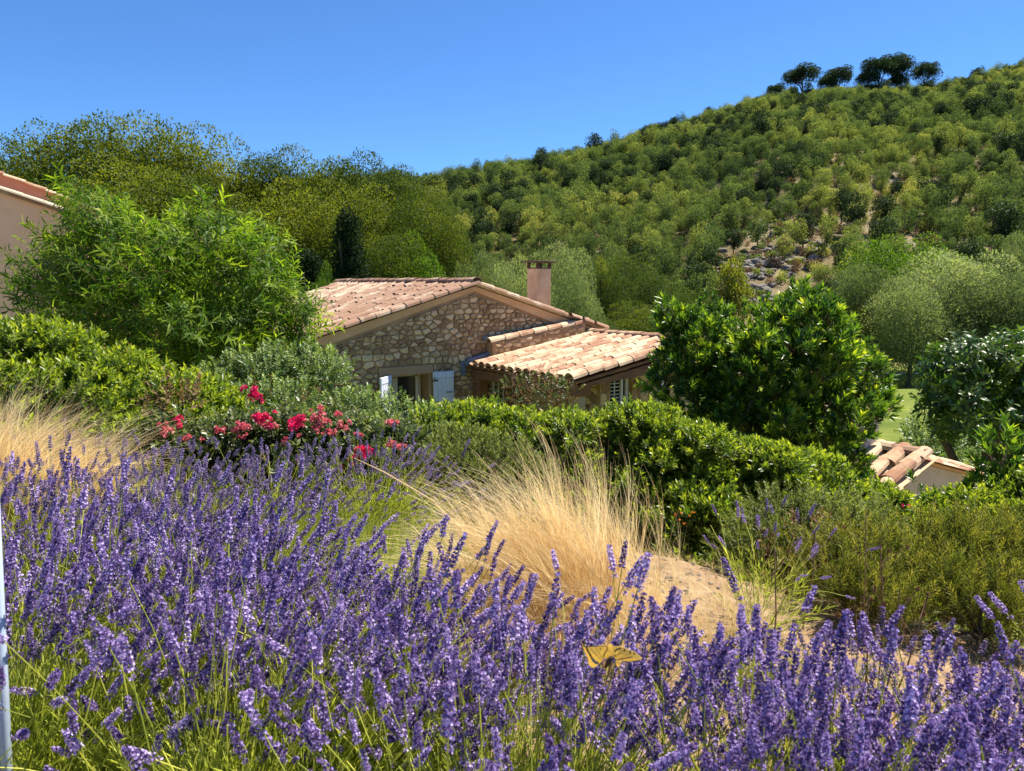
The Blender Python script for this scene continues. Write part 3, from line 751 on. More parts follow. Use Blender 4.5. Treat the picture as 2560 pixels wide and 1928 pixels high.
fl = ['rounded tree in front of the belt beside the left gable', 'broad tree in front of the belt summit', 'broad tree in front of the belt above the peach tree', 'lower tree between belt and roof, left part', 'lower tree left of the cypress', 'full tree right behind the cypress',
      'broad tree above the middle of the long roof', 'olive green tree above the roof ridge end', 'narrow last tree in front of the belt by the hill', 'bushy tree just above the ridge of the house', 'low tree behind the weeping shrub', 'low bushy tree above the roof centre']
for k, (p_, t_, w_) in enumerate(front):
    tree_px('leafy_tree', BELT if k not in (9,) else BRIGHT, k, p_, t_, w_ * 1.25, 50 - 6 * (k > 8), fl[k], group='trees in front of the tall belt', hn=15.2 if k != 9 else 12.0)
tree_px('cypress', CYP, 0, 872, 530, 84, 40, 'dark narrow cypress rising behind the long tiled roof', wn=2.6, hn=12)
tree_px('conifer_shrub', CYP, 0, 772, 632, 100, 36, 'dark weeping conifer at the left end of the roof', wn=2.6, hn=12)
tree_px('small_tree', BRIGHT, 1, 812, 668, 80, 34, 'small light green tree between the two dark conifers', hn=12)

# ------------------------------------------------------------------ trees in the valley
for k, (p_, t_, w_, Y_, lab) in enumerate([(1215, 640, 150, 48, 'silvery willow just above the gable peak'), (1295, 655, 130, 46, 'silvery willow left of the chimney'), (1410, 690, 150, 44, 'pale round willow right of the chimney'),
        (1410, 618, 140, 56, 'grey willow behind the pale round one'),
        (2290, 700, 190, 66, 'darker silver tree standing on the lawn'), (2385, 632, 230, 69, 'large silver willow, tallest by the lawn'), (2490, 690, 210, 67, 'silver willow near the right edge'), (2575, 700, 160, 64, 'silver willow cut by the right edge'), (2560, 590, 120, 80, 'grey willow behind at the right edge'), (2150, 665, 120, 72, 'dark grey green willow left of the bright tree')]):
    tree_px('willow_tree', WILLOW, k, p_, t_, w_ * 1.12, Y_, lab, group='silver willows in the valley', hn=9.5)
for k, (p_, t_, w_, Y_, lab) in enumerate([(2215, 600, 170, 76, 'bright green tree above the lawn, left half of the pair'), (2320, 596, 190, 78, 'bright green tree above the lawn, right half of the pair'), (2185, 760, 130, 70, 'low green tree at the left edge of the lawn'),
        (1500, 660, 130, 62, 'green tree right of the pale willow'), (1560, 640, 150, 70, 'full green tree above the porch ridge'), (1640, 690, 140, 66, 'green tree above the right end of the porch'), (1590, 760, 150, 52, 'low green tree directly behind the porch ridge'), (1730, 730, 120, 60, 'green tree behind the evergreen shrub'),
        (1340, 640, 120, 60, 'green tree behind the chimney'), (1490, 800, 150, 40, 'low bush behind the main roof end')]):
    tree_px('valley_tree', BRIGHT if k < 2 else [BELT[1], BELT[2]], k, p_, t_, w_ * 1.15, Y_, lab, group='green trees on the valley floor', hn=12.0 if k < 2 else 15.2)
tree_px('yellow_tree', YEL, 0, 1838, 650, 80, 92, 'yellow green small tree left of the rocky patch', wn=6, hn=6.5)
tree_px('yellow_tree', YEL, 1, 1500, 650, 50, 66, 'yellowish small tree between the valley trees', wn=6, hn=6.5)

# ------------------------------------------------------------------ stone house
HZ = gz(-1.5, 15.0)
house = empty('stone_house', (-1.46, 15.0, HZ), R(35), 'old stone farmhouse with a terracotta roof, stucco chimney and tiled porch', 'house')
EH = EYE - HZ                              # eye height over the house ground
AP_T, AP_Z = 0.84, EH - 0.075                # gable apex
SL, SR = 0.275, 0.300                      # slopes left and right
T0, T1 = -2.42, 4.12                       # wall ends
LEN = 6.9
def top_z(t): return AP_Z - (SL * (AP_T - t) if t < AP_T else SR * (t - AP_T))
WT, WB, WL, WR = 2.22, 0.95, -1.04, -0.22  # window opening

# walls
mb = MB()
d_ = 0.02
# gable wall made of pieces round the window, all 0.5 m thick
def gab(t0, t1, zb=0.0, zt=None):
    z = (lambda t: top_z(t) - .1) if zt is None else (lambda t: zt)
    pts = [(t0, zb), (t1, zb), (t1, z(t1))] + ([(AP_T, z(AP_T))] if t0 < AP_T < t1 and zt is None else []) + [(t0, z(t0))]
    mb.prism(pts, 0.0, 0.5)
gab(T0, WL); gab(WR, T1); gab(WL, WR, 0, WB); gab(WL, WR, WT)
gw = mb.build('gable_wall', M['mortar'], house)
mb = MB()
mb.box(T0, T0 + .45, 0.5, LEN - .1, 0, top_z(T0) - .12); mb.box(T1 - .45, T1, 0.5, LEN - .1, 0, top_z(T1) - .12)
mb.prism([(T0 + .45, 0), (T1 - .45, 0), (T1 - .45, top_z(T1 - .45) - .12), (AP_T, AP_Z - .12), (T0 + .45, top_z(T0 + .45) - .12)], LEN - .5, LEN - .1)
mb.build('wall', M['render_band'], house)
# dark room behind the window
mb = MB(); mb.box(WL - .6, WR + .6, 1.9, 1.95, 0.3, 2.7); mb.box(WL - .6, WR + .6, .5, 1.9, .28, .3); mb.build('room', M['dark'], house)

# rubble stones of the gable: clipped Voronoi cells, each a bevelled stone
rs = random.Random(5)
def clip(poly, nx_, ny_, c):
    out = []
    for i in range(len(poly)):
        p, q = poly[i], poly[(i + 1) % len(poly)]
        a_, b_ = p[0] * nx_ + p[1] * ny_ - c, q[0] * nx_ + q[1] * ny_ - c
        if a_ <= 0: out.append(p)
        if (a_ < 0 < b_) or (b_ < 0 < a_):
            f = a_ / (a_ - b_); out.append((p[0] + (q[0] - p[0]) * f, p[1] + (q[1] - p[1]) * f))
    return out
def stones_on(t0, t1, zfun, z0, holes, sx, sz, seed, depth=.035):
    """list of (polygon, depth, tint) stones filling t0..t1, z0..zfun(t) with joints"""
    r = random.Random(seed); pts = []
    z = z0; row = 0
    while z < 5:
        h = sz * r.choice([.5, .7, .9, 1.1, 1.45]); t = t0 - r.random() * sx
        while t < t1 + sx:
            w = sx * r.choice([.42, .6, .9, 1.2, 1.7]) * (1.2 if h > sz * 1.1 else 1)
            pts.append((t + w / 2 + r.uniform(-.15, .15) * w, z + h / 2 + r.uniform(-.22, .22) * h)); t += w
        z += h; row += 1
    k = sz / sx * 1.25
    out = []
    for i, (x, y) in enumerate(pts):
        if y > zfun(x) + .1 or x < t0 - .02 or x > t1 + .02: continue
        poly = [(x - .4, y - .3), (x + .4, y - .3), (x + .4, y + .3), (x - .4, y + .3)]
        for j, (u_, v_) in enumerate(pts):
            if j == i or abs(u_ - x) > .75 or abs(v_ - y) > .55: continue
            dx, dy = u_ - x, (v_ - y)
            # anisotropic bisector (stones are wider than high)
            nx_, ny_ = dx * k * k, dy
            mx_, my_ = (u_ + x) / 2, (v_ + y) / 2
            poly = clip(poly, nx_, ny_, mx_ * nx_ + my_ * ny_)
            if not poly: break
        if len(poly) < 3: continue
        poly = clip(poly, 1, 0, t1); poly = clip(poly, -1, 0, -t0) if poly else poly
        tc_ = x; s_ = zfun(tc_ + .01) - zfun(tc_ - .01); sl = s_ / .02
        if poly: poly = clip(poly, -sl, 1, zfun(tc_) - sl * tc_)
        bad = False
        for (h0, h1, g0, g1) in holes:
            if poly and h0 < x < h1 and g0 < y < g1: bad = True
            elif poly:
                if y >= g1 and h0 - .05 < x < h1 + .05: poly = clip(poly, 0, -1, -g1)
                elif y <= g0 and h0 - .05 < x < h1 + .05: poly = clip(poly, 0, 1, g0)
                elif g0 - .05 < y < g1 + .05:
                    if x <= h0 and x > h0 - .5: poly = clip(poly, 1, 0, h0)
                    elif x >= h1 and x < h1 + .5: poly = clip(poly, -1, 0, -h1)
        if bad or not poly or len(poly) < 3: continue
        cx_ = sum(p[0] for p in poly) / len(poly); cy_ = sum(p[1] for p in poly) / len(poly)
        # shrink by the joint, cut corners
        gap = r.uniform(.006, .018)
        q = []
        for p in poly:
            dx, dy = p[0] - cx_, p[1] - cy_; l_ = math.hypot(dx, dy)
            if l_ < gap * 1.6: continue
            f = 1 - gap * 1.3 / l_; q.append((cx_ + dx * f, cy_ + dy * f))
        if len(q) < 3: continue
        c2 = []
        for a_ in range(len(q)):
            p, n1, n0 = q[a_], q[(a_ + 1) % len(q)], q[a_ - 1]
            f = r.uniform(.05, .2); c2.append((p[0] + (n0[0] - p[0]) * f, p[1] + (n0[1] - p[1]) * f)); c2.append((p[0] + (n1[0] - p[0]) * f, p[1] + (n1[1] - p[1]) * f))
        area = abs(sum(c2[b][0] * c2[(b + 1) % len(c2)][1] - c2[(b + 1) % len(c2)][0] * c2[b][1] for b in range(len(c2)))) / 2
        if area < .0012: continue
        out.append((c2, cx_, cy_, area, depth * r.uniform(.5, 1.25), r.random()))
    return out
def stone_geo(c2, cx_, cy_, dep, r, tilt=True):
    n_ = len(c2); V = []
    a_, b_ = r.uniform(-.12, .12), r.uniform(-.12, .12)
    for (p, q) in c2: V.append((p - cx_, .03, q - cy_))
    for (p, q) in c2: V.append((p - cx_, -dep * .6, q - cy_))
    for (p, q) in c2:
        x, z = (p - cx_) * .86, (q - cy_) * .86
        V.append((x, -dep - a_ * x - b_ * z + r.uniform(-.003, .003), z))
    V.append((0, -dep - r.uniform(.0, .008), 0))
    F = []
    for i in range(n_):
        j = (i + 1) % n_
        F += [(i, j, n_ + j, n_ + i), (n_ + i, n_ + j, 2 * n_ + j, 2 * n_ + i), (2 * n_ + i, 2 * n_ + j, 3 * n_)]
    return V, F
def lay_stones(st, parent, y_face, limit, seed, mat=None):
    r = random.Random(seed); st = sorted(st, key=lambda s: -s[3]); mb = MB()
    for i, (c2, cx_, cy_, ar, dep, t) in enumerate(st):
        V, F = stone_geo(c2, cx_, cy_, dep, r)
        if i < limit:
            me = np_mesh('stone', V, [list(f) for f in F], mat or M['stone'], tint=[t] * len(V))
            link('stone', me, parent, (cx_, y_face, cy_))
        else:
            mb.add([(v[0] + cx_, v[1] + y_face, v[2] + cy_) for v in V], F, 0, t)
    if mb.V: mb.build('small_stones', [mat or M['stone']], parent, kind='stuff')
st = stones_on(T0 + .06, T1 - .35, lambda t: top_z(t) - .17 - .03 * abs(t - AP_T), 1.2, [(WL - .28, WR + .1, 0, WT + .18), (WR, WR + .02, 0, WT)], .172, .098, 3)
lay_stones(st, gw, -0.002, 290, 4)
# smooth render band under the verge
mb = MB()
def band(t0, t1, w0=.31, w1=.31):
    mb.prism([(t0, top_z(t0) - .1 - w0 + .1), (t1, top_z(t1) - .1 - w1 + .1), (t1, top_z(t1) - .06), (t0, top_z(t0) - .06)], -.035, .0)
band(T0 - .12, AP_T, .20, .11); band(AP_T, T1 - .1, .11, .24)
mb.build('render_band', M['render_band'], gw)

# window surround, frame, casement, shutters
mb = MB(); mb.box(WL - .26, WR + .08, -.045, .0, WT, WT + .17, bev=.008); mb.box(WL - .22, WL, -.035, .0, WB - .3, WT, bev=.006)
mb.build('window_lintel', M['lintel'], gw)
mb = MB(); mb.box(WR, WR + .035, -.012, .46, WB, WT); mb.box(WL, WR, .0, .45, WT - .012, WT)
mb.build('window_reveal', M['lintel'], gw)
win = empty('window', (0, 0, 0), parent=house)
mb = MB()
for b in ((WL, WL + .05, WB, WT), (WR - .1, WR - .02, WB, WT), (WL + .05, WR - .1, WT - .075, WT - .01), (WL + .05, WR - .1, WB, WB + .07)): mb.box(b[0], b[1], .30, .37, b[2], b[3], bev=.006)
mb.build('frame', M['cream'], win)
mb = MB()
for b in ((WL + .05, WL + .27, WB + .07, WT - .075),): mb.box(b[0], b[1], .27, .30, b[2], b[3], bev=.006)
for k in range(3): mb.box(WL + .085 + k * .07, WL + .088 + k * .07, .262, .27, WB + .1, WT - .1)
mb.build('curtain_panel', M['cream'], win)
mb = MB(); mb.box(WR - .16, WR - .1, .25, .30, WB + .07, WT - .075, bev=.005); mb.build('casement', M['cream'], win)
mb = MB(); mb.box(WL + .27, WR - .16, .285, .291, WB + .07, WT - .075); mb.build('pane', M['glass'], win)

def shutter(parent, loc, rz, label):
    """leaf extends along local +x from the hinge"""
    e = empty('shutter', loc, rz, parent=parent); e['label'] = label
    for k in range(5):
        mb = MB(); mb.box(.006 + k * .092, .006 + k * .092 + .089, -.03, .0, -1.28, -.13, bev=.004); mb.build('plank', M['shutter'], e)
    mb = MB(); mb.box(.0, .47, -.036, .006, -.126, 0, bev=.005); mb.build('top_rail', M['shutter'], e)
    mb = MB()
    for zz in (-.17, -.6):
        mb.box(-.02, .10, -.045, -.036 if zz > -.1 else -.0305, zz - .014, zz + .014, bev=.002)
    mb.tube([(0.02, -.05, -.15), (.02, -.05, -.10)], .01, 6)
    mb.build('hinge', M['soot'], e)
    mb = MB(); mb.tube([(.28, -.04, -.42), (.40, -.045, -.42), (.41, -.06, -.42)], .008, 5); mb.build('latch', M['soot'], e)
    return e
shutter(house, (WR + .06, -.05, WT + .02), 0, 'white planked shutter folded back against the wall')
shutter(house, (WL - .01, -.05, WT + .02), R(180 + 40), 'white planked shutter standing half open')

# roof: boards, canal tiles
def tile_mesh(name, L_=.42, r0=.098, r1=.078, k=6, th=.014, mat=None, sq=.66):
    """cover tile: axis along +x going up the slope, wide end at x=0"""
    V = []; F = []
    for x, r in ((0, r0), (L_, r1)):
        for j in range(k + 1):
            a_ = math.pi * j / k; V.append((x, -math.cos(a_) * r, math.sin(a_) * r * sq))
    for j in range(k + 1):
        a_ = math.pi * j / k; V.append((0, -math.cos(a_) * (r0 - th), math.sin(a_) * (r0 - th) * sq))
    for j in range(k + 1):
        a_ = math.pi * j / k; V.append((L_ * .5, -math.cos(a_) * (r0 - th * 1.6), math.sin(a_) * (r0 - th * 1.6) * sq))
    n_ = k + 1
    for j in range(k):
        F.append((j, j + 1, n_ + j + 1, n_ + j))
        F.append((2 * n_ + j, 2 * n_ + j + 1, j + 1, j)[::1])
        F.append((3 * n_ + j, 3 * n_ + j + 1, 2 * n_ + j + 1, 2 * n_ + j))
    return np_mesh(name, V, [list(f)[::-1] for f in F], mat, smooth=False)
def jitmesh(me, seed, mat):
    return me
TILE = [tile_mesh('roof_tile', .42 + .01 * i, .098 + .003 * i, .078, 6, .014, M['tile']) for i in range(3)]
TILE_O = [tile_mesh('old_roof_tile', .42 + .01 * i, .100 + .003 * i, .078, 6, .014, M['tile_old']) for i in range(3)]

def tile_field(parent, org, up_dir, across, ncol, nrow, exp_, w, protos, limit_order, name='roof_tile', seed=0, skip=None, colname='old', rise=.045, jit=1.0):
    """org: local point at the eave; columns along `across`, rows along `up_dir` (unit local vectors)"""
    r = random.Random(seed)
    up_dir = Vector(up_dir).normalized(); across = Vector(across).normalized(); nrm = up_dir.cross(across)
    if nrm.z < 0: nrm = -nrm
    Mx = Matrix((up_dir, nrm.cross(up_dir), nrm)).transposed()
    cells = [(c, q) for c in range(ncol) for q in range(nrow) if not (skip and skip(c, q))]
    cells.sort(key=limit_order[1])
    rest = MB()
    for i, (c, q) in enumerate(cells):
        off = (r.uniform(-.012, .012) * jit, r.uniform(-.022, .022) * jit, r.uniform(-.006, .012) * jit)
        p = Vector(org) + across * (c * w + w / 2 + off[0]) + up_dir * (q * exp_ + off[1]) + nrm * (rise + off[2])
        rot = Mx.to_4x4() @ Matrix.Rotation(r.uniform(-.05, .05) * jit, 4, 'Z') @ Matrix.Rotation(-.03 + r.uniform(-.03, .03) * jit, 4, 'Y') @ Matrix.Rotation(r.uniform(-.1, .1) * jit, 4, 'X')
        me = protos[r.randrange(len(protos))]
        if i < limit_order[0]:
            o = link(name, me, parent); o.matrix_local = Matrix.Translation(p) @ rot
        else:
            T = Matrix.Translation(p) @ rot
            rest.add([T @ v.co for v in me.vertices], [list(pl.vertices) for pl in me.polygons], 0, r.random())
    if rest.V: rest.build(name + 's', [protos[0].materials[0]], parent, kind='stuff')
    # pans (channel tiles) between the covers
    pan = MB(); k = 4
    for c in range(ncol + 1):
        for q in range(nrow):
            if skip and skip(min(c, ncol - 1), q): continue
            base = Vector(org) + across * (c * w + r.uniform(-.008, .008)) + up_dir * (q * exp_ + r.uniform(-.01, .01) - .02) + nrm * (.03 + r.uniform(-.003, .003))
            T = Matrix.Translation(base) @ Mx.to_4x4() @ Matrix.Rotation(-.035, 4, 'Y')
            V = []
            for x, rr in ((0, .075), (exp_ + .08, .095)):
                for j in range(k + 1):
                    a_ = math.pi * j / k; V.append(T @ Vector((x, -math.cos(a_) * rr, -math.sin(a_) * rr * .5 + .02)))
            pan.add(V, [(j, j + 1, k + 2 + j, k + 1 + j) for j in range(k)], 0, r.random())
    pan.build('channel_tiles', [protos[0].materials[0]], parent, kind='stuff')

roof = empty('main_roof', (0, 0, 0), parent=house)
mb = MB()
OVL, OVR = T0 - .22, T1 + .22
zt = lambda t: top_z(t)
for (a_, b_) in ((OVL, AP_T), (AP_T, OVR)):
    mb.prism([(a_, zt(a_) - .06), (b_, zt(b_) - .06), (b_, zt(b_) - .01), (a_, zt(a_) - .01)], -.055, LEN + .1)
mb.build('roof_boards', M['render_band'], roof)
W_, E_ = .245, .335
def fit(len_, e_=.335):
    n_ = max(2, round((len_ - .38) / e_) + 1)
    return n_, (len_ - .38) / (n_ - 1)
nl_, E_ = fit(math.hypot(AP_T - OVL, SL * (AP_T - OVL)))
ncol = int((LEN + .15) / W_)
# left slope: columns along +y (ridge direction); nearest first
tile_field(roof, (OVL, -.03, zt(OVL) - .005), (1, 0, SL), (0, 1, 0), ncol, nl_, E_, W_, TILE_O, (150, lambda cq: cq[0] * 1.0 - cq[1] * .2), seed=11, jit=1.5)
nr_, E2_ = fit(math.hypot(OVR - AP_T, SR * (OVR - AP_T)))
tile_field(roof, (OVR, -.03, zt(OVR) - .005), (-1, 0, SR), (0, 1, 0), 6, nr_, E2_, W_, TILE_O, (12, lambda cq: cq[0] + cq[1] * .01), seed=12, jit=1.2, name='roof_tile')
mb = MB(); mb.prism([(AP_T, zt(AP_T) + .0), (OVR, zt(OVR) + .0), (OVR, zt(OVR) + .07), (AP_T, zt(AP_T) + .07)], 1.3, LEN); mb.build('far_slope_tiles', M['tile_old'], roof)
# ridge tiles
RT = tile_mesh('ridge_tile', .44, .125, .10, 6, .016, M['tile_old'], .7)
r = random.Random(3)
yy = LEN + .05
for i in range(int(LEN / .36) + 1):
    o = link('ridge_tile', RT, roof, (AP_T + r.uniform(-.01, .01), -.14 + i * .36, AP_Z + .085 + r.uniform(-.006, .01)), (0, r.uniform(-.02, .02), R(90) + r.uniform(-.03, .03)))
# verge tiles, lying on the gable edge
VT = tile_mesh('verge_tile', .43, .11, .09, 6, .015, M['tile_old'], .8)
for s_, n_ in ((-1, nl_ + 1), (1, nr_ + 1)):
    for i in range(n_):
        t_ = (OVL + .02 + i * E_ * .963) if s_ < 0 else (OVR - .02 - i * E_ * .957)
        if (s_ < 0 and t_ > AP_T - .2) or (s_ > 0 and t_ < AP_T + .2): continue
        sl_ = SL if s_ < 0 else SR
        o = link('verge_tile', VT, roof, (t_, -.075, zt(t_) + .035 + r.uniform(-.004, .008)), (0, -math.atan(sl_) if s_ < 0 else -math.atan(sl_), 0 if s_ < 0 else math.pi))
# small stone slab cap where ridge meets gable
# chimney
ct, cs = 3.43, 1.25
chim = empty('chimney', (ct, cs, 0), parent=house)
czt, czb = EH + .31, zt(ct) - .4
mb = MB(); mb.box(-.2, .2, -.2, .2, czb, czt, bev=.008); mb.build('shaft', M['chimney'], chim)
mb = MB()
for sx_ in (-.175, .175):
    for sy_ in (-.175, .175): mb.box(sx_ - .03, sx_ + .03, sy_ - .03, sy_ + .03, czt, czt + .135)
mb.box(-.2, .2, -.2, .2, czt - .004, czt + .02)
mb.build('flue_pillars', M['soot'], chim)
mb = MB(); mb.box(-.29, .29, -.29, .29, czt + .135, czt + .175, bev=.01); mb.build('cap_slab', M['soot'], chim)

# ---------------------------- porch
PT0, PT1, PZ0, PZ1, PR = .62, 3.75, EH - 1.66, EH - 1.17, 3.40
psl = (PZ1 - PZ0) / (PT1 - PT0)
porch = empty('porch_roof', (0, 0, 0), parent=house)
pz = lambda t: PZ0 + psl * (t - PT0) if t < PT1 else PZ1 - psl * (t - PT1)
mb = MB()
mb.prism([(PT0 + .06, pz(PT0 + .06) - .07), (PT1, PZ1 - .07), (PT1, PZ1 - .02), (PT0 + .06, pz(PT0 + .06) - .02)], -PR + .05, -.02)
mb.prism([(PT1, PZ1 - .07), (PT1 + 1.6, pz(PT1 + 1.6) - .07), (PT1 + 1.6, pz(PT1 + 1.6) - .02), (PT1, PZ1 - .02)], -PR + .05, -.02)
mb.build('roof_boards', M['wood'], porch)
np_, EP_ = fit(math.hypot(PT1 - PT0, PZ1 - PZ0))
tile_field(porch, (PT0, -PR + .17, PZ0), (1, 0, psl), (0, 1, 0), 12, np_, EP_, .247, TILE, (200, lambda cq: cq[0] + cq[1]), seed=21, jit=.55)
tile_field(porch, (PT1 + 1.6, -PR + .1, pz(PT1 + 1.6)), (-1, 0, psl), (0, 1, 0), 13, 4, .335, .247, TILE, (0, lambda cq: cq[0]), seed=22, jit=.6, name='far_tile')
VT2 = tile_mesh('verge_tile', .45, .125, .105, 7, .016, M['tile'], .85)
for i in range(np_):
    t_ = PT0 + i * .345
    link('verge_tile', VT2, porch, (t_, -PR + .07, pz(t_) + .05 + r.uniform(-.006, .006)), (0, -math.atan(psl) - .03, r.uniform(-.03, .03)))
RT2 = tile_mesh('ridge_tile', .46, .12, .1, 6, .016, M['tile'], .7)
for i in range(9):
    link('ridge_tile', RT2, porch, (PT1 + r.uniform(-.01, .01), -PR + .02 + i * .37, PZ1 + .075 + r.uniform(-.006, .008)), (0, r.uniform(-.02, .02), R(90) + r.uniform(-.03, .03)))
# hip-like tiles joining main verge and porch ridge
for i in range(3):
    t_ = 3.3 + i * .33
    link('verge_tile', VT, porch, (t_ + .3, -.12 - .03 * i, zt(t_ + .3) + .05), (0, -math.atan(SR), math.pi + .15))
# parapet wall on the porch roof against the gable
par = empty('parapet', (0, 0, 0), parent=house)
q0, q1 = 1.12, 3.58
zq0, zq1 = EH - 1.22, EH - .90
mb = MB(); mb.prism([(q0, pz(q0) - .02), (q1, pz(q1) - .02), (q1, zq1), (q0, zq0)], -.26, -.0365); mb.build('parapet_wall', M['mortar'], par)
st = stones_on(q0 + .02, q1 - .02, lambda t: zq0 + (zq1 - zq0) * (t - q0) / (q1 - q0) - .03, PZ0, [], .2, .10, 8, .014)
st = [s for s in st if s[2] > pz(s[1]) + .07]
lay_stones(st, par.children[0] if par.children else par, -.262, 60, 9)
VT3 = tile_mesh('coping_tile', .45, .12, .10, 6, .016, M['tile'], .8)
sq = (zq1 - zq0) / (q1 - q0)
for i in range(7):
    t_ = q0 - .05 + i * .37
    link('coping_tile', VT3, par, (t_, -.17, zq0 + sq * (t_ - q0) + .01), (0, -math.atan(sq) - .02, 0))
mb = MB(); mb.prism([(q0 - .1, zq0 + .01), (q1, zq1 + .01), (q1, zq1 + .085), (q0 - .1, zq0 + .085)], -.09, -.037); mb.build('lead_flashing', M['lead'], par)
mb = MB(); mb.prism([(PT0 - .04, PZ0 + .0), (q0, pz(q0) + .05), (q0, pz(q0) + .16), (PT0 - .04, PZ0 + .10)], -.13, -.04); mb.box(PT0 - .13, PT0 - .02, -.05, -.038, PZ0 - .22, PZ0 + .08); mb.build('lead_apron', M['lead'], par)
# timber: eave beam, rafters, posts, verge beam
mb = MB(); mb.box(PT0 + .12, PT0 + .27, -PR + .12, -.04, PZ0 - .27, PZ0 - .085, bev=.008); mb.build('eave_beam', M['wood'], porch)
for i in range(7):
    mb = MB(); y_ = -PR + .25 + i * .48; mb.prism([(PT0 + .02, PZ0 - .10), (PT1, PZ1 - .155), (PT1, PZ1 - .075), (PT0 + .02, PZ0 - .072)], y_, y_ + .07); mb.build('rafter', M['wood'], porch)
mb = MB(); mb.box(2.62, 2.78, -PR + .05, -2.62, PZ0 + .03, PZ0 + .2, bev=.006); mb.build('beam_end', M['soot'], porch)
mb = MB(); mb.prism([(PT0 + .3, PZ0 - .13), (PT1 + 1.2, PZ1 - .3), (PT1 + 1.2, PZ1 - .13), (PT1, PZ1 - .12), (PT0 + .3, PZ0 - .075)], -PR + .1, -PR + .2); mb.build('verge_beam', M['wood'], porch)
mb = MB(); mb.box(.76, .98, -.30, -.06, 0, PZ0 - .05, bev=.01); mb.build('wall_post', M['wood'], porch)
mb = MB(); mb.box(.92, 1.14, -3.16, -2.94, 0, PZ0 - .30, bev=.012); mb.build('corner_post', M['pale_wood'], porch)
mb = MB(); mb.box(.84, 1.22, -3.2, -2.96, PZ0 - .30, PZ0 - .09, bev=.01); mb.build('post_head', M['wood'], porch)
# wall and windows under the porch
rw = MB(); A0, A1 = 1.96, 4.6
WY = -2.6
w0_, w1_, wz0, wz1 = 2.22, 2.78, PZ0 - .74, PZ0 - .06
zf = lambda t: pz(t) - .09
rw.prism([(A0, 0), (w0_, 0), (w0_, zf(w0_)), (A0, zf(A0))], WY, WY + .3)
rw.prism([(w1_, 0), (A1, 0), (A1, zf(A1)), (PT1, zf(PT1)), (w1_, zf(w1_))], WY, WY + .3)
rw.prism([(w0_, 0), (w1_, 0), (w1_, wz0), (w0_, wz0)], WY, WY + .3); rw.prism([(w0_, wz1), (w1_, wz1), (w1_, zf(w1_)), (w0_, zf(w0_))], WY, WY + .3)
rw.box(A0, A0 + .3, WY + .3, -.04, 0, zf(A0))
pw = rw.build('porch_wall', M['mortar'], house)
st = stones_on(A0 + .01, A1, lambda t: zf(t) - .02, 0.9, [(w0_ - .01, w1_ + .01, wz0 - .08, wz1 + .02)], .24, .16, 14, .03)
st = [s for s in st if s[2] > 1.0]
lay_stones(st, pw, WY - .002, 40, 15)
# stones on its side wall, facing left
st = stones_on(0.05, 2.5, lambda t: zf(A0) - .02, 0.9, [], .3, .18, 16, .03)
sw = empty('side_stones', (A0, WY + 2.55, 0), parent=pw); sw.rotation_euler = (0, 0, R(-90)); sw['kind'] = 'group'
mbs = MB(); rr_ = random.Random(2)
for (c2, cx_, cy_, ar, dep, t) in st:
    V, F = stone_geo(c2, cx_, cy_, dep, rr_)
    # local x of this face runs along -y of the house; outward is -x
    mbs.add([(A0 + v[1] - .002, -.04 - (v[0] + cx_), v[2] + cy_) for v in V], [f[::-1] for f in F], 0, t)
bpy.data.objects.remove(sw)
mbs.build('small_stones', [M['stone']], pw, kind='stuff')
pwin = empty('porch_window', (0, 0, 0), parent=house)
mb = MB()
yb = WY + .1
for b in ((w0_, w0_ + .07, wz0, wz1), (w1_ - .07, w1_, wz0, wz1), (w0_ + .07, w1_ - .07, wz1 - .06, wz1), (w0_ + .07, w1_ - .07, wz0, wz0 + .06), (w0_ + .36, w0_ + .42, wz0 + .06, wz1 - .06)): mb.box(b[0], b[1], yb, yb + .06, b[2], b[3], bev=.005)
mb.build('frame', M['white'], pwin)
mb = MB()
for i in range(1, 8): z_ = wz0 + .06 + i * (wz1 - wz0 - .12) / 8; mb.box(w0_ + .07, w0_ + .36, yb + .02, yb + .035, z_ - .007, z_ + .007)
mb.box(w0_ + .208, w0_ + .222, yb + .018, yb + .037, wz0 + .06, wz1 - .06); mb.build('glazing_bars', M['white'], pwin)
mb = MB(); mb.box(w0_ + .07, w1_ - .07, yb + .04, yb + .046, wz0 + .06, wz1 - .06); mb.build('pane', M['glass'], pwin)
mb = MB(); mb.box(w0_ - .05, w1_ + .1, WY - .09, WY - .0345, wz0 - .075, wz0 - .0, bev=.006); mb.build('sill', M['tile'], pwin)
mb = MB(); mb.box(A0 - .1, A0 + 1.1, WY - .42, WY - .1, wz0 - .4, wz0 - .33, bev=.01); mb.box(A0 - .06, A0 + 1.0, WY - .38, WY - .1, 0, wz0 - .4); mb.build('ledge', M['mortar'], house)
mb = MB(); mb.box(2.92, 3.0, WY - .6, WY - .5, PZ0 - .7, PZ0 + .12, bev=.004); mb.build('white_post', M['white'], porch)
# window in the gable, seen in the porch's shade
gwin = empty('shaded_window', (0, 0, 0), parent=house)
mb = MB(); mb.box(1.12, 1.52, -.02, -.004, .9, PZ0 - .2); mb.build('pane', M['glass'], gwin)
mb = MB()
for a_, b_ in ((1.10, 1.13), (1.24, 1.30), (1.38, 1.42), (1.51, 1.54)): mb.box(a_, b_, -.06, -.021, .9, PZ0 - .2, bev=.004)
mb.build('frame', M['white'], gwin)

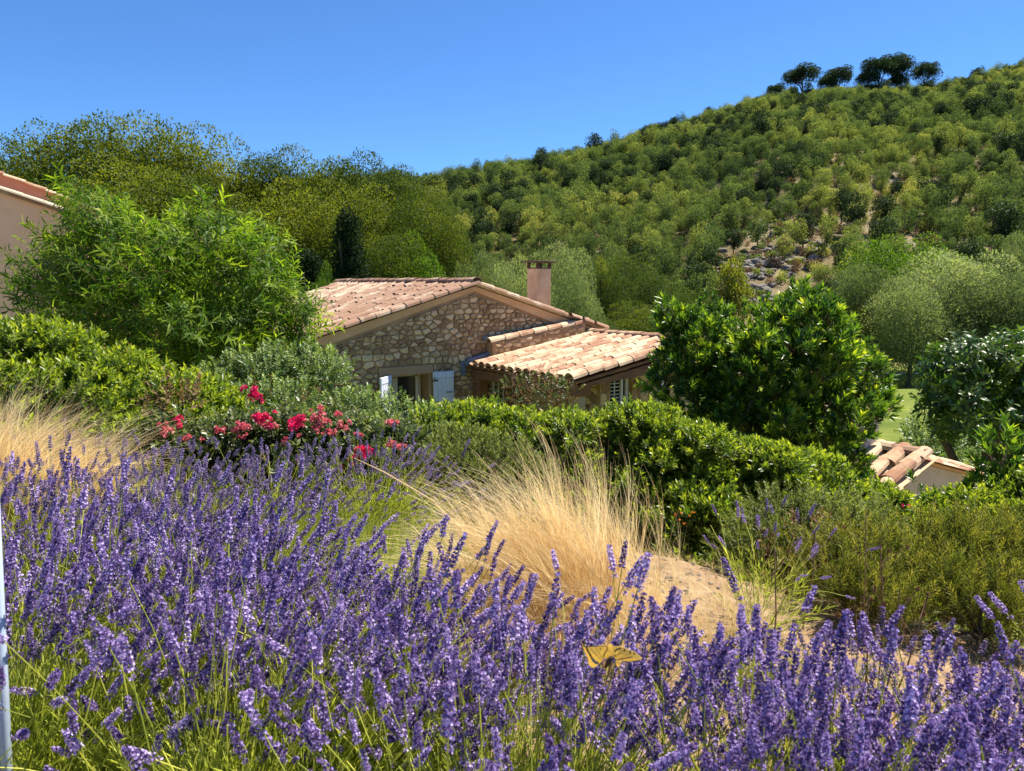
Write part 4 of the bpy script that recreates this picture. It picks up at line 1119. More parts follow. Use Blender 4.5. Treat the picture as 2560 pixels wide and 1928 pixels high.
# ------------------------------------------------------------------ pink house at left
# two stepped gables facing the camera, verge falling to the right
def gable_house(name, P0, P1, depth_dir, base, depth, wallm, label, rise, lower=None):
    pass
pA, pB = at(-420, 335, 13.2), at(232, 549, 14.6)
ang = math.atan2(pB.y - pA.y, pB.x - pA.x); Lw = math.hypot(pB.x - pA.x, pB.y - pA.y)
ph = empty('pink_house', (pA.x, pA.y, gz(pA.x, pA.y)), ang, 'pink rendered house at left with a falling tiled verge', 'house')
za, zb_ = pA.z - ph.location.z, pB.z - ph.location.z
mb = MB(); mb.prism([(0, 0), (Lw - .15, 0), (Lw - .15, zb_ + .03), (0, za - .08)], 0, 3.2); mb.build('wall', M['pinkwall'], ph)
pC = at(232, 535, 18.0)
# taller rear gable, its face just visible over the front verge
zr_a, zr_b = za + (475 - 455) / FPX * 17.5 + .45, zb_ + .22
mb = MB(); mb.prism([(-.3, 0), (Lw + .12, 0), (Lw + .12, zb_ + .30), (-.3, za + .62)], 3.25, 4.4); mb.build('rear_wall', M['ochrewall'], ph)
sl_ = (za - zb_) / Lw
PVT = tile_mesh('verge_tile', .44, .09, .075, 6, .015, M['beigewall'], .7)
PVT2 = tile_mesh('verge_tile', .44, .09, .075, 6, .015, M['tile'], .7)
nv = int(Lw / .38)
for i in range(nv + 1):
    t_ = Lw + .05 - i * .385
    link('verge_tile', PVT, ph, (t_, -.03, zb_ + sl_ * (Lw - t_) + .0), (0, -math.atan(sl_), math.pi))
for i in range(nv + 1):
    t_ = Lw + .3 - i * .385; z_ = zb_ + .30 + (za + .62 - zb_ - .30) * (Lw + .12 - t_) / (Lw + .42)
    link('rear_verge_tile', PVT2, ph, (t_, 3.22, z_), (0, -math.atan(sl_), math.pi))
mb = MB(); mb.prism([(0, za - .08), (Lw + .05, zb_ - .075), (Lw + .05, zb_ - .005), (0, za - .01)], -.06, 3.24); mb.build('roof_slab', M['tile'], ph)
sk0 = at(90, 508, 16.6); sk1 = at(138, 508, 16.8)
skl = empty('skylight', (0, 0, 0), parent=ph)
inv = Matrix.Rotation(-ang, 4, 'Z')
l0 = inv @ (Vector((sk0.x, sk0.y, sk0.z)) - ph.location); l1 = inv @ (Vector((sk1.x, sk1.y, sk1.z)) - ph.location)
zk = lambda t: zb_ + sl_ * (Lw - t)
mb = MB(); mb.prism([(l0.x, zk(l0.x) + .0), (l1.x, zk(l1.x)), (l1.x, l1.z + .02), (l0.x, l1.z + .06)], 3.19, 3.235); mb.build('pane', M['greywall'], skl)
mb = MB(); mb.prism([(l0.x, l1.z + .062), (l1.x + .02, l1.z + .022), (l1.x + .02, l1.z + .04), (l0.x, l1.z + .08)], 3.16, 3.24); mb.box(l1.x + .001, l1.x + .03, 3.16, 3.24, zk(l1.x), l1.z + .02); mb.build('frame', M['white'], skl)

# ------------------------------------------------------------------ small tiled building at lower right
ap = at(2306, 1147, 8.5)
gb = gz(ap.x, ap.y)
sh = empty('garden_shed', (ap.x, ap.y, gb), R(35), 'small stucco outbuilding with tiled roof and chimney beyond the hedge at right', 'outbuilding')
hz = ap.z - gb
ls, rs_, dl = .30, .27, 1.15
mb = MB(); mb.prism([(-.85, 0), (1.5, 0), (1.5, hz - 1.5 * rs_ - .06), (0, hz - .06), (-.85, hz - .85 * ls - .06)], 0, dl); mb.build('wall', M['beigewall'], sh)
mb = MB(); mb.prism([(-1.0, hz - 1.0 * ls - .055), (0, hz - .055), (1.65, hz - 1.65 * rs_ - .055), (1.65, hz - 1.65 * rs_ - .02), (0, hz - .015), (-1.0, hz - 1.0 * ls - .02)], -.02, dl + .1); mb.build('roof_boards', M['render_band'], sh)
tile_field(sh, (-1.0, -.12, hz - 1.0 * ls), (1, 0, ls), (0, 1, 0), 5, 3, .34, .235, TILE, (30, lambda cq: cq[0]), seed=31, jit=1.3)
for i in range(4):
    link('ridge_tile', RT, sh, (0, -.06 + i * .37, hz + .05), (0, 0, R(90) + r.uniform(-.04, .04)))
flat = tile_mesh('verge_tile', .42, .10, .08, 6, .015, M['tile'], .35)
for i in range(5):
    t_ = 1.65 - i * .36; link('verge_tile', flat, sh, (t_, -.04, hz - t_ * rs_ - .005), (0, -math.atan(rs_), math.pi + r.uniform(-.04, .04)))
tile_field(sh, (1.65, .1, hz - 1.65 * rs_ - .02), (-1, 0, rs_), (0, 1, 0), 5, 5, .34, .235, TILE, (0, lambda cq: cq[0]), seed=32, name='far_tile')
mb = MB(); mb.box(-1.14, -1.02, .3, .72, hz - ls - .12, hz - ls - .03, bev=.01); mb.build('eave_block', M['ochrewall'], sh)
ch2 = empty('chimney', (-.12, .78, 0), parent=sh)
ctop = at(2267, 1043, 9.1).z - gb
mb = MB(); mb.box(-.14, .14, -.24, .24, hz - .3, ctop, bev=.008); mb.build('shaft', M['greywall'], ch2)
mb = MB()
for sx_ in (-.11, .11):
    for sy_ in (-.2, .2): mb.box(sx_ - .03, sx_ + .03, sy_ - .03, sy_ + .03, ctop, ctop + .10)
mb.build('flue_pillars', M['soot'], ch2)
mb = MB(); mb.box(-.22, .22, -.32, .32, ctop + .10, ctop + .135, bev=.008); mb.build('cap_slab', M['chimney'], ch2)

# ------------------------------------------------------------------ shoots used by the near plants
TW = M['twig']
HEDGE = protocol('hedge_shoot', [sprig(i, 15, .13, .040, .0165, .95, [M['lf_hedge'], TW], fold=.2, tipk=.75, srad=.0012) for i in range(5)])
PITTO = protocol('evergreen_shoot', [sprig(20 + i, 16, .15, .076, .022, .8, [M['lf_pitto'], TW], fold=.15, tipk=.8, srad=.002, start=.35) for i in range(5)])
PEACH = protocol('lance_shoot', [sprig(40 + i, 20, .34, .088, .0165, 1.15, [M['lf_peach'], TW], fold=.12, droop=.28, curve=.35 + .1 * i, six=True, tipk=.55, srad=.002) for i in range(4)])
WALN = protocol('broad_shoot', [sprig(60 + i, 12, .24, .105, .042, 1.2, [M['lf_walnut'], TW], fold=.1, droop=.3, curve=.4, six=True, tipk=.5, srad=.002) for i in range(4)])
ROSEL = protocol('rose_shoot', [sprig(80 + i, 14, .15, .034, .020, 1.1, [M['lf_rose'], TW], fold=.15, tipk=.5, srad=.0013) for i in range(4)])
PALE = protocol('pale_shoot', [sprig(90 + i, 15, .20, .044, .020, 1.1, [M['lf_pale'], TW], fold=.15, droop=.12, tipk=.5, srad=.0013) for i in range(4)])
FINE = protocol('fine_shoot', [sprig(100 + i, 22, .16, .022, .008, .9, [M['lf_fine'], TW], fold=.1, tipk=.4, srad=.001) for i in range(3)])
RMARY = protocol('needle_shoot', [sprig(110 + i, 44, .24, .028, .0045, .85, [M['lf_rosemary'], TW], fold=.1, tipk=.45, srad=.0012, start=.02) for i in range(4)])
BROWN = protocol('dry_shoot', [sprig(120 + i, 8, .2, .035, .018, 1.1, [M['lf_brown'], TW], fold=.25, droop=.2, tipk=.4, srad=.0013) for i in range(3)])

def shrub(name, label, cat, blobs, coll, dens, base, group=None, up=.5, inner=.4, smin=.75, smax=1.25, trunk=.03, bottom=-.6, seed=1, wob=.18, foliage='foliage', limb=True, jit=.12, extra=None, ztilt=None, shrink=None):
    e = empty(name, base, 0, label, cat, group)
    rg_ = np.random.default_rng(seed)
    if shrink is None: shrink = {'hedge_shoot': .10, 'evergreen_shoot': .09, 'lance_shoot': .16, 'broad_shoot': .15, 'rose_shoot': .05, 'pale_shoot': .08, 'fine_shoot': .05, 'needle_shoot': .09, 'dry_shoot': .05}[coll.name]
    P, Z = blob_points(blobs, dens, inner, bottom, jit, rg_, up, wob, shrink)
    gzz = ground(P[:, 0], P[:, 1]); k = P[:, 2] > gzz + .03; P, Z = P[k], Z[k]
    if ztilt is not None: Z = unit(Z + np.array([ztilt]))
    S = rg_.uniform(smin, smax, len(P))
    o = scatter(foliage, coll, P, eul_from(Z, rg=rg_), S, e, rg=rg_)
    if limb:
        step = max(1, len(blobs) // 9)
        limbs(base, blobs[::step], trunk, M['bark'], e, seed=seed)
    return e, len(P)
cnt = {}
def gpt(px_, py_, Y_):
    v = at(px_, py_, Y_); return Vector((v.x, v.y, gz(v.x, v.y)))

# peach-like tree at left
pb_ = poly_blobs([(50, 740), (90, 610), (135, 640), (175, 600), (165, 520), (200, 478), (240, 520), (290, 505), (320, 560), (380, 575), (440, 575), (480, 530), (530, 580), (600, 565), (650, 600), (700, 650), (720, 700), (765, 770), (790, 800), (745, 850), (720, 905), (640, 940), (550, 945), (450, 945), (380, 930), (300, 900), (200, 860), (110, 800)],
                 150, (34, 60), 8.4, 1.8, 3)
e, cnt['peach'] = shrub('peach_tree', 'big leafy fruit tree with long narrow drooping leaves beside the house', 'tree', pb_, PEACH, 150, gpt(430, 1000, 8.4), up=.55, smin=.7, smax=1.2, trunk=.08, seed=3, inner=.55, wob=.36, jit=.2)
# whips standing out above its crown
rg_ = np.random.default_rng(5)
wh = [(200, 478, 600), (215, 520, 640), (270, 500, 600), (480, 535, 640), (495, 575, 660), (620, 565, 660), (330, 560, 640), (420, 580, 650), (560, 600, 660), (130, 640, 720), (90, 700, 760), (700, 640, 740), (745, 770, 800)]
P, Z = [], []
for (wx, wy, wb) in wh:
    for q in np.linspace(0, 1, 8): P.append(at(wx + (1 - q) * rg_.uniform(-5, 5) + (wx - 400) * -.1 * (1 - q), wy + (wb - wy) * (1 - q) + 20, 8.5)); Z.append((rg_.normal(0, .5), rg_.normal(0, .4), .9))
scatter('leading_shoots', PEACH, np.array(P), eul_from(np.array(Z)), rg_.uniform(.6, 1.0, len(P)), e)

# evergreen shrub right of the porch
pb_ = poly_blobs([(1640, 860), (1655, 770), (1700, 745), (1740, 800), (1775, 745), (1815, 800), (1850, 840), (1880, 800), (1905, 745), (1950, 775), (1975, 735), (2005, 715), (2045, 745), (2085, 795), (2130, 830), (2150, 900), (2175, 850), (2205, 930), (2215, 960), (2180, 985), (2240, 990), (2245, 1030), (2190, 1060),
                  (2160, 1110), (2185, 1230), (2100, 1250), (1990, 1200), (1880, 1160), (1760, 1110), (1660, 1050), (1620, 950), (1640, 900)], 150, (34, 60), 8.0, 1.3, 8)
e, cnt['pitto'] = shrub('evergreen_shrub', 'large glossy evergreen shrub with yellow green tips, right of the porch', 'shrub', pb_, PITTO, 190, gpt(1920, 1200, 8.0), up=1.1, smin=.7, smax=1.15, trunk=.05, seed=8, inner=.5, wob=.42, jit=.2, bottom=-.75)
P, Z = [], []
for (wx, wy, n_) in [(2004, 722, 7), (1970, 735, 5), (2040, 745, 5), (1780, 745, 6), (1750, 760, 4), (1915, 745, 5), (1700, 780, 5), (2130, 810, 5), (1850, 770, 4), (2165, 860, 4), (2215, 990, 3), (1665, 850, 3), (2065, 745, 4), (2180, 985, 2)]:
    for q in range(n_): P.append(at(wx + rg_.uniform(-9, 9), wy + 14 * q + 8, 8.0)); Z.append((rg_.normal(0, .3), rg_.normal(0, .3), 1))
scatter('leading_shoots', PITTO, np.array(P), eul_from(np.array(Z)), rg_.uniform(.6, .95, len(P)), e)

# tree at the right edge with drooping broad leaves
pb_ = poly_blobs([(2300, 990), (2325, 905), (2380, 855), (2450, 838), (2560, 832), (2650, 860), (2680, 1100), (2560, 1115), (2480, 1100), (2400, 1120), (2345, 1080), (2305, 1040)], 75, (36, 62), 13, 1.8, 9)
e, cnt['waln'] = shrub('broadleaf_tree', 'dark green tree with drooping broad leaves, lower half cut by the right edge', 'tree', pb_, WALN, 75, gpt(2480, 1100, 13), wob=.35, up=.3, trunk=.1, seed=9, inner=.4)

# hedges, built along a path of (px, top py, Y, bush radius px)
def hedge_blobs(path, n, seed, rows=3, rad=(60, 85), Yfront=-.25, dy=80):
    r_ = random.Random(seed); out = []
    for i in range(n):
        q = i / (n - 1) * (len(path) - 1); a_ = min(int(q), len(path) - 2); f = q - a_
        p_, t_, Y_, k_ = [path[a_][j] + (path[a_ + 1][j] - path[a_][j]) * f for j in range(4)]
        for w in range(rows):
            rr = r_.uniform(*rad) * k_
            out.append((p_ + r_.uniform(-35, 35), t_ + 12 + rr * .85 + w * dy * k_ + r_.uniform(-16, 16), Y_ + Yfront * w + r_.uniform(-.12, .12), rr * r_.uniform(.9, 1.2), rr * r_.uniform(.7, .9), .38))
    return pxblobs(out)
hb = hedge_blobs([(-80, 770, 5.3, 1.15), (60, 790, 5.4, 1.1), (200, 840, 5.6, 1.05), (330, 885, 5.8, 1), (450, 935, 5.9, .9), (560, 965, 6.0, .85), (680, 1005, 6.1, .8)], 12, 4, 4)
e, cnt['hedgeL'] = shrub('hedge', 'clipped light green hedge at left under the fruit tree', 'hedge', hb, HEDGE, 700, gpt(300, 1000, 5.7), up=.9, smin=.7, smax=1.25, trunk=.02, seed=12, inner=.5, wob=.34, jit=.16)
hb = hedge_blobs([(1040, 1030, 6.7, .8), (1130, 985, 6.8, .9), (1230, 1005, 6.8, .95), (1330, 1025, 6.7, 1), (1450, 1030, 6.6, 1), (1580, 990, 6.6, 1), (1660, 1015, 6.5, 1), (1760, 1055, 6.3, 1), (1900, 1075, 6.2, 1), (2020, 1120, 6.1, 1), (2120, 1185, 6.0, .9), (2230, 1240, 6.0, .8)], 28, 6, 5, (50, 80), -.22, 78)
e, cnt['hedgeR'] = shrub('hedge', 'long billowing yellow green hedge in front of the porch', 'hedge', hb, HEDGE, 620, gpt(1600, 1200, 6.5), up=.9, smin=.7, smax=1.2, trunk=.02, seed=13, inner=.5, wob=.34, jit=.16)
hb = hedge_blobs([(2220, 1265, 5.9, .7), (2310, 1245, 6.0, .8), (2420, 1215, 5.9, .95), (2520, 1190, 5.8, 1), (2640, 1170, 5.8, 1)], 9, 16, 4, (60, 85), -.2, 80)
e, cnt['hedgeR2'] = shrub('hedge', 'loose hedge at the right edge in front of the outbuilding', 'hedge', hb, HEDGE, 620, gpt(2450, 1250, 6.0), up=.9, smin=.75, smax=1.3, trunk=.02, seed=14, inner=.5, wob=.34, jit=.16)
hb = pxblobs([(2500, 1150, 6.2, 60, 70), (2550, 1190, 6.1, 70, 60), (2480, 1220, 6.1, 55, 45), (2520, 1100, 6.3, 30, 30)])
shrub('evergreen_shrub', 'upright glossy shrub standing out of the hedge at the right edge', 'shrub', hb, PITTO, 120, gpt(2510, 1250, 6.2), up=1.1, seed=15, trunk=.02)
hb = pxblobs([(2295, 1225, 6.1, 30, 35), (2300, 1265, 6.0, 38, 30)])
shrub('small_shrub', 'small dark leafy shrub just in front of the outbuilding roof', 'shrub', hb, PITTO, 130, gpt(2298, 1290, 6.1), up=1.1, seed=16, smin=.5, smax=.8, trunk=.015)
hb = pxblobs([(2330, 1125, 16, 60, 60), (2300, 1080, 17, 30, 40), (2400, 1150, 17, 70, 50), (2480, 1140, 18, 60, 50)])
shrub('small_shrub', 'light green bush behind the small chimney', 'shrub', hb, PALE, 60, gpt(2340, 1150, 16.5), seed=17, smin=1.2, smax=2)

# pale shrub between hedge and house, rose bush, fine grey shrub
pb_ = pxblobs([(560, 950, 6.6, 75, 50), (660, 930, 6.8, 90, 55), (770, 930, 7.0, 90, 60), (830, 945, 7.2, 50, 40), (760, 930, 7.4, 50, 40), (870, 1020, 6.8, 80, 45), (980, 1045, 6.8, 80, 36), (1060, 1060, 6.6, 70, 36), (700, 1000, 6.4, 90, 50), (600, 1010, 6.2, 70, 45), (930, 1085, 6.4, 90, 45), (1000, 1000, 7.0, 34, 12), (960, 1005, 7.0, 30, 12)])
e, cnt['pale'] = shrub('climbing_rose', 'pale green rambling rose bush between the hedge and the window', 'shrub', pb_, PALE, 520, gpt(800, 1080, 6.8), up=.6, smin=.5, smax=.9, trunk=.02, seed=18, wob=.3, jit=.2)
pb_ = pxblobs([(800, 905, 7.6, 32, 36), (840, 890, 7.7, 30, 45), (750, 940, 7.6, 60, 50)])
shrub('leafy_bush', 'small bush with narrow leaves against the left wall corner', 'shrub', pb_, PEACH, 70, gpt(800, 980, 7.7), seed=19, smin=.45, smax=.7, trunk=.02)
pb_ = pxblobs([(600, 1120, 4.9, 80, 60), (700, 1110, 4.9, 90, 60), (810, 1110, 5.0, 95, 60), (910, 1130, 5.0, 80, 55), (980, 1110, 5.2, 60, 45), (680, 1190, 4.7, 100, 55), (800, 1190, 4.7, 100, 60), (900, 1190, 4.8, 80, 50), (440, 1110, 5.0, 60, 45), (520, 1130, 4.9, 60, 45), (400, 1090, 5.1, 40, 35), (760, 1250, 4.6, 100, 40)])
rose, cnt['rose'] = shrub('rose_bush', 'dark leaved rose bush covered with crimson and faded pink blooms', 'rose bush', pb_, ROSEL, 850, gpt(760, 1260, 4.9), up=.5, smin=.8, smax=1.3, trunk=.014, seed=20, wob=.3, jit=.25)
pb_ = pxblobs([(1130, 1140, 5.6, 90, 50), (1230, 1170, 5.5, 90, 50), (1080, 1190, 5.3, 90, 45), (1180, 1220, 5.3, 100, 45), (1310, 1200, 5.5, 60, 40), (1010, 1150, 5.6, 50, 35)])
e, cnt['fine'] = shrub('sage_shrub', 'fine leaved grey green shrub behind the blond grass', 'shrub', pb_, FINE, 1500, gpt(1160, 1240, 5.4), up=.7, seed=21, trunk=.01, wob=.25, jit=.2)
pb_ = pxblobs([(450, 1020, 5.3, 45, 40), (410, 1040, 5.2, 40, 30)])
shrub('browning_bush', 'browning bush in front of the left hedge', 'shrub', pb_, BROWN, 300, gpt(440, 1080, 5.3), seed=22, trunk=.01)
pb_ = pxblobs([(1310, 960, 10.6, 45, 30), (1370, 975, 10.4, 50, 35), (1330, 1020, 10.3, 60, 40), (1410, 1010, 10.3, 35, 40), (1280, 945, 10.7, 25, 25)])
dr, _ = shrub('withered_rose', 'browning climbing rose with dried cream blooms before the porch', 'rose bush', pb_, BROWN, 70, gpt(1340, 1060, 10.4), seed=23, trunk=.015, smin=.6, smax=1.0, wob=.4, jit=.3)
shrubP = pxblobs([(1320, 985, 10.4, 70, 40), (1390, 1000, 10.3, 50, 35)])
P, Z = blob_points(shrubP, 45, .3); scatter('green_leaves', ROSEL, P, eul_from(Z), np.full(len(P), .9), dr)

# blooms
def bloom_mesh(name, seed, R_, mat, n=46, heads=5):
    r_ = np.random.default_rng(seed); lm = LM()
    for h in range(heads):
        c = r_.normal(0, R_ * .42, 3) * np.array([1, 1, .5]) if heads > 1 else np.zeros(3)
        d = unit(r_.normal(size=(n // heads, 3)) + np.array([0, 0, .7])); rr = R_ * .42
        U = unit(r_.normal(size=d.shape))
        lm.add(*leaf_arrays(c + d * rr * .35, unit(d + U * .5), d, rr * .8, rr * .75, .35, None, .1, False, r_), 0)
    return lm.mesh(name, [mat])
BL = [bloom_mesh('rose_bloom', i, .052, M['crimson'], 110, 6) for i in range(2)]
BS = [bloom_mesh('rose_bloom', 10 + i, .042, M['salmon'], 80, 5) for i in range(3)]
BD = [bloom_mesh('dried_bloom', 20 + i, .03, M['dryrose'], 40, 1) for i in range(2)]
rr = random.Random(9)
viv = [(633, 985, 1.25), (645, 990, .8), (440, 1056, 1.0), (650, 1048, 1.2), (672, 1045, .9), (735, 1057, 1.25), (752, 1050, .8), (742, 1066, .7), (905, 1138, 1.25), (888, 1148, .9), (915, 1128, .8)]
sal = [(395, 1070), (575, 1075), (593, 1078), (560, 1072), (622, 1052), (672, 1055), (690, 1042), (788, 1035), (775, 1040), (800, 1048), (765, 1054), (823, 1031), (865, 1050), (894, 1060), (977, 1058), (837, 1088), (845, 1095), (918, 1080), (920, 1070), (990, 1105), (982, 1098), (870, 1158),
       (853, 1175), (794, 1152), (772, 1137), (630, 1148), (650, 1143), (985, 1120), (613, 1115), (585, 1070), (805, 1055), (820, 1052), (703, 1152), (1030, 1105), (850, 1052), (600, 1062), (612, 1070), (715, 1090), (940, 1125), (390, 1066), (500, 1100)]
for i, (x_, y_, s_) in enumerate(viv):
    o = link('rose_bloom', BL[i % 2], rose, at(x_, y_, 4.55) - rose.location, (rr.uniform(-.4, .6), rr.uniform(-.4, .4), rr.uniform(0, 6)), s_)
    if i == 0: o['label'] = 'vivid crimson rose cluster on a tall bare stem'
for i, (x_, y_) in enumerate(sal):
    if i % 5 == 3: continue
    x_ += rr.uniform(-22, 22); y_ += rr.uniform(-10, 22)
    link('faded_bloom', BS[i % 3], rose, at(x_ + rr.uniform(-3, 3), y_, 4.6) - rose.location, (rr.uniform(-.4, .6), rr.uniform(-.4, .4), rr.uniform(0, 6)), rr.uniform(.75, 1.15))
for i, (x_, y_) in enumerate([(1382, 958), (1424, 957), (1375, 1003), (1372, 1012), (1332, 963), (1237, 983), (1388, 1025), (1355, 990), (1395, 1000)]):
    link('dried_bloom', BD[i % 2], dr, at(x_, y_, 10.0) - dr.location, (0, 0, i), rr.uniform(.9, 1.3))
mb = MB(); off = rose.location
for (x0_, y0_, x1_, y1_) in [(633, 990, 640, 1120), (440, 1062, 450, 1120), (735, 1065, 745, 1130), (905, 1145, 900, 1200), (823, 1036, 815, 1100), (788, 1040, 790, 1110), (990, 1110, 975, 1150)]:
    mb.tube([at(x0_, y0_, 4.57) - off, at((x0_ + x1_) / 2 + 2, (y0_ + y1_) / 2, 4.6) - off, at(x1_, y1_, 4.8) - off], [.0022, .003, .004], 4)
mb.build('flower_stems', M['lf_rose'], rose, kind='stuff')
# small orange and red flowers at the right hedge
of = empty('orange_flowers', gpt(1700, 1330, 5.2), 0, 'small cluster of orange flowers low in the right hedge', 'flowers')
for i, (x_, y_) in enumerate([(1690, 1286), (1705, 1282), (1722, 1290), (1698, 1300), (1732, 1282), (1710, 1310), (1935, 1405)]):
    link('flower_head', bloom_mesh('flower_head', 40 + i, .018, M['orange'], 40, 2), of, at(x_, y_, 5.15) - of.location)
rf = empty('red_flowers', gpt(2270, 1290, 5.7), 0, 'two small red flowers in the hedge below the outbuilding', 'flowers')
for i, (x_, y_) in enumerate([(2273, 1266), (2258, 1266), (2462, 1298)]):
    link('flower_head', bloom_mesh('flower_head', 50 + i, .022, M['crimson'], 40, 2), rf, at(x_, y_, 5.6) - rf.location)

# needle leaved bushes lower right
def rosemary(px_, py_, Y_, blobs, label, seed):
    return shrub('rosemary_bush', label, 'shrub', pxblobs(blobs), RMARY, 900, gpt(px_, py_, Y_), group='needle leaved bushes at the lower right', up=1.5, seed=seed, trunk=.012, inner=.55, smin=.7, smax=1.2, wob=.28, jit=.2, bottom=-.5)
e, c1_ = rosemary(2180, 1600, 3.7, [(2150, 1420, 3.8, 110, 75), (2080, 1500, 3.6, 90, 90), (2190, 1530, 3.5, 110, 90), (2230, 1440, 3.8, 80, 70), (2140, 1600, 3.4, 90, 60), (2020, 1440, 4.0, 70, 70), (2080, 1590, 3.5, 60, 50), (2250, 1640, 3.2, 90, 50)], 'needle leaved green bush behind the dried seed stems', 31)
e, c2_ = rosemary(2450, 1600, 3.6, [(2350, 1400, 3.9, 100, 80), (2460, 1410, 3.9, 110, 90), (2560, 1400, 3.9, 90, 90), (2330, 1500, 3.6, 90, 80), (2440, 1530, 3.5, 110, 90), (2550, 1540, 3.5, 100, 100), (2330, 1600, 3.4, 80, 60), (2450, 1640, 3.3, 110, 60)], 'dense needle leaved bush filling the lower right edge', 32)
cnt['rmary'] = c1_ + c2_
pb_ = pxblobs([(1960, 1310, 4.6, 90, 60), (2060, 1330, 4.5, 90, 60), (1900, 1370, 4.4, 80, 60), (2000, 1400, 4.3, 80, 60), (1930, 1440, 4.2, 60, 50), (2150, 1320, 4.6, 80, 45)])
shrub('dry_bush', 'twiggy half dried bush between hedge and needle leaved bushes', 'shrub', pb_, FINE, 1000, gpt(1980, 1430, 4.4), seed=33, trunk=.008, wob=.35, jit=.3, inner=.5)
pb_ = pxblobs([(2000, 1400, 4.15, 50, 70), (1960, 1450, 4.1, 50, 50), (2040, 1480, 4.0, 50, 60)])
P, Z = blob_points(pb_, 220, .5, jit=.3)
shd = empty('dead_twigs', gpt(1990, 1480, 4.1), 0, 'brown leafless twigs at the foot of the half dried bush', 'twigs'); scatter('twigs', BROWN, P, eul_from(Z), np.full(len(P), .8), shd)

# dried seed stems
def seed_stem(px0, py0, px1, py1, Y0, Y1, n, label, seed):
    r_ = random.Random(seed)
    a_ = gpt(px0, py0, Y0); b_ = at(px1, py1, Y1)
    e_ = empty('seed_stem', a_, 0, label, 'dried plant', 'dried brown seed stems at the lower right')
    mid = a_.lerp(b_, .5) + Vector((.02, 0, .02))
    MB().tube([Vector(), mid - a_, b_ - a_], [.004, .003, .002], 5).build('stem', M['twig'], e_)
    for i in range(n):
        q = r_.uniform(.35, 1); p = (a_.lerp(b_, q)) - a_ + Vector((r_.uniform(-.09, .09), r_.uniform(-.05, .05), r_.uniform(.0, .06)))
        MB().tube([(a_.lerp(b_, q - .12)) - a_, p], [.0018, .0012], 4).build('twig', M['twig'], e_)
        link('seed_head', bloom_mesh('seed_head', seed * 10 + i, .02, M['lf_brown'], 44, 1), e_, p, None, (1, 1, 1.3))
for i, s_ in enumerate([(2140, 1620, 2165, 1280, 2.9, 3.1, 7, 'tall brown stem with pale seed heads left of the bushes'), (2205, 1560, 2200, 1350, 2.7, 2.8, 3, 'single straight pale dried stalk'), (2150, 1640, 2170, 1480, 2.3, 2.4, 8, 'low brown seed stem, leftmost of the close clump'),
                        (2190, 1640, 2250, 1470, 2.3, 2.4, 9, 'low brown seed stem in the middle of the close clump'), (2200, 1650, 2320, 1490, 2.4, 2.5, 8, 'low brown seed stem leaning right'), (1925, 1620, 1935, 1330, 2.6, 2.8, 4, 'thin brown stalk in front of the dry path'), (2010, 1500, 2040, 1300, 3.4, 3.6, 5, 'dried stalk in front of the half dried bush'), (2500, 1850, 2520, 1650, 1.9, 2.1, 5, 'brown stalk near the right edge')]):
    seed_stem(*s_, i + 1)

# ------------------------------------------------------------------ lavender
def spike_mesh(seed, Lst, head, curve, fl_mat, dense=1.0):
    """stem from the origin up +Z bending to +X, flower head at the end"""
    r_ = np.random.default_rng(seed); lm = LM()
    f = lambda q: np.array([curve * Lst * q * q, 0, Lst * q * (1 - .25 * curve * curve * q)])
    lm.stem([f(q) for q in (0, .25, .5, .75, 1.0)], .0015, 0, 3, t=float(r_.uniform(.3, .9)))
    d = unit((f(1) - f(.9))[None])[0]; a_ = unit(np.cross(d, [0, 1, 0])[None])[0]; b_ = np.cross(d, a_)
    nw = int(head / .0090)
    whs = [(i / (nw - 1)) for i in range(nw)]
    if r_.random() < .6: whs = [-.30] + whs
    for w in whs:
        c = f(1) + d * (head * w)
        rad = (.0098 if w >= 0 else .0075) * (1 - .45 * max(w, 0) ** 2.2)
        k = int((12 if w >= 0 else 7) * dense)
        ph = r_.random(k) * 6.28; up = r_.uniform(.1, 1.0, k)
        D = (np.cos(ph)[:, None] * a_ + np.sin(ph)[:, None] * b_) + d * up[:, None]
        P = c + unit(D) * rad * .15 + d * r_.uniform(-.0035, .0035, k)[:, None]
        t = np.clip(r_.uniform(.0, .55, k) + .0, 0, 1)
        U = unit(r_.normal(size=(k, 3)))
        lm.add(*leaf_arrays(P, D, U, rad * r_.uniform(.85, 1.25, k), .0068, .5, t, 0, False, r_), 1)
        # open corollas, paler
        k2 = max(2, int(k * .45)); ph = r_.random(k2) * 6.28
        D = (np.cos(ph)[:, None] * a_ + np.sin(ph)[:, None] * b_) + d * r_.uniform(-.1, .5, k2)[:, None]; D = unit(D)
        P = c + D * rad * .95
        U = D; T1 = unit(np.cross(D, r_.normal(size=D.shape)))
        for q in (1, -1):
            lm.add(*leaf_arrays(P - T1 * q * .0008, T1 * q + D * .5, D, .0062, .0062, .2, np.clip(r_.uniform(.7, 1.2, k2), 0, 1), 0, False, r_), 1)
    return lm.mesh('flower_spike', [M['lav_stem'], fl_mat])
NS = 14
SPK = [spike_mesh(i, [.40, .46, .52, .58][i % 4], [.055, .07, .088, .062][(i * 3) % 4], [.05, .18, .32][i % 3], M['lav_flower']) for i in range(NS)]
SPF = [spike_mesh(50 + i, [.40, .50, .56, .46][i % 4], [.05, .06, .045, .06][i % 4], [.1, .25][i % 2], M['lav_faded']) for i in range(4)]
SPIKE = protocol('lavspike', SPK); SPIKEF = protocol('lavfaded', SPF)
SHOOT = protocol('lavleaf', [sprig(200 + i, 18, .20, .045, .0040, .6, [M['lav_stem'], M['lav_stem']], fold=.1, tipk=.4, srad=.0012, start=.02) for i in range(3)])
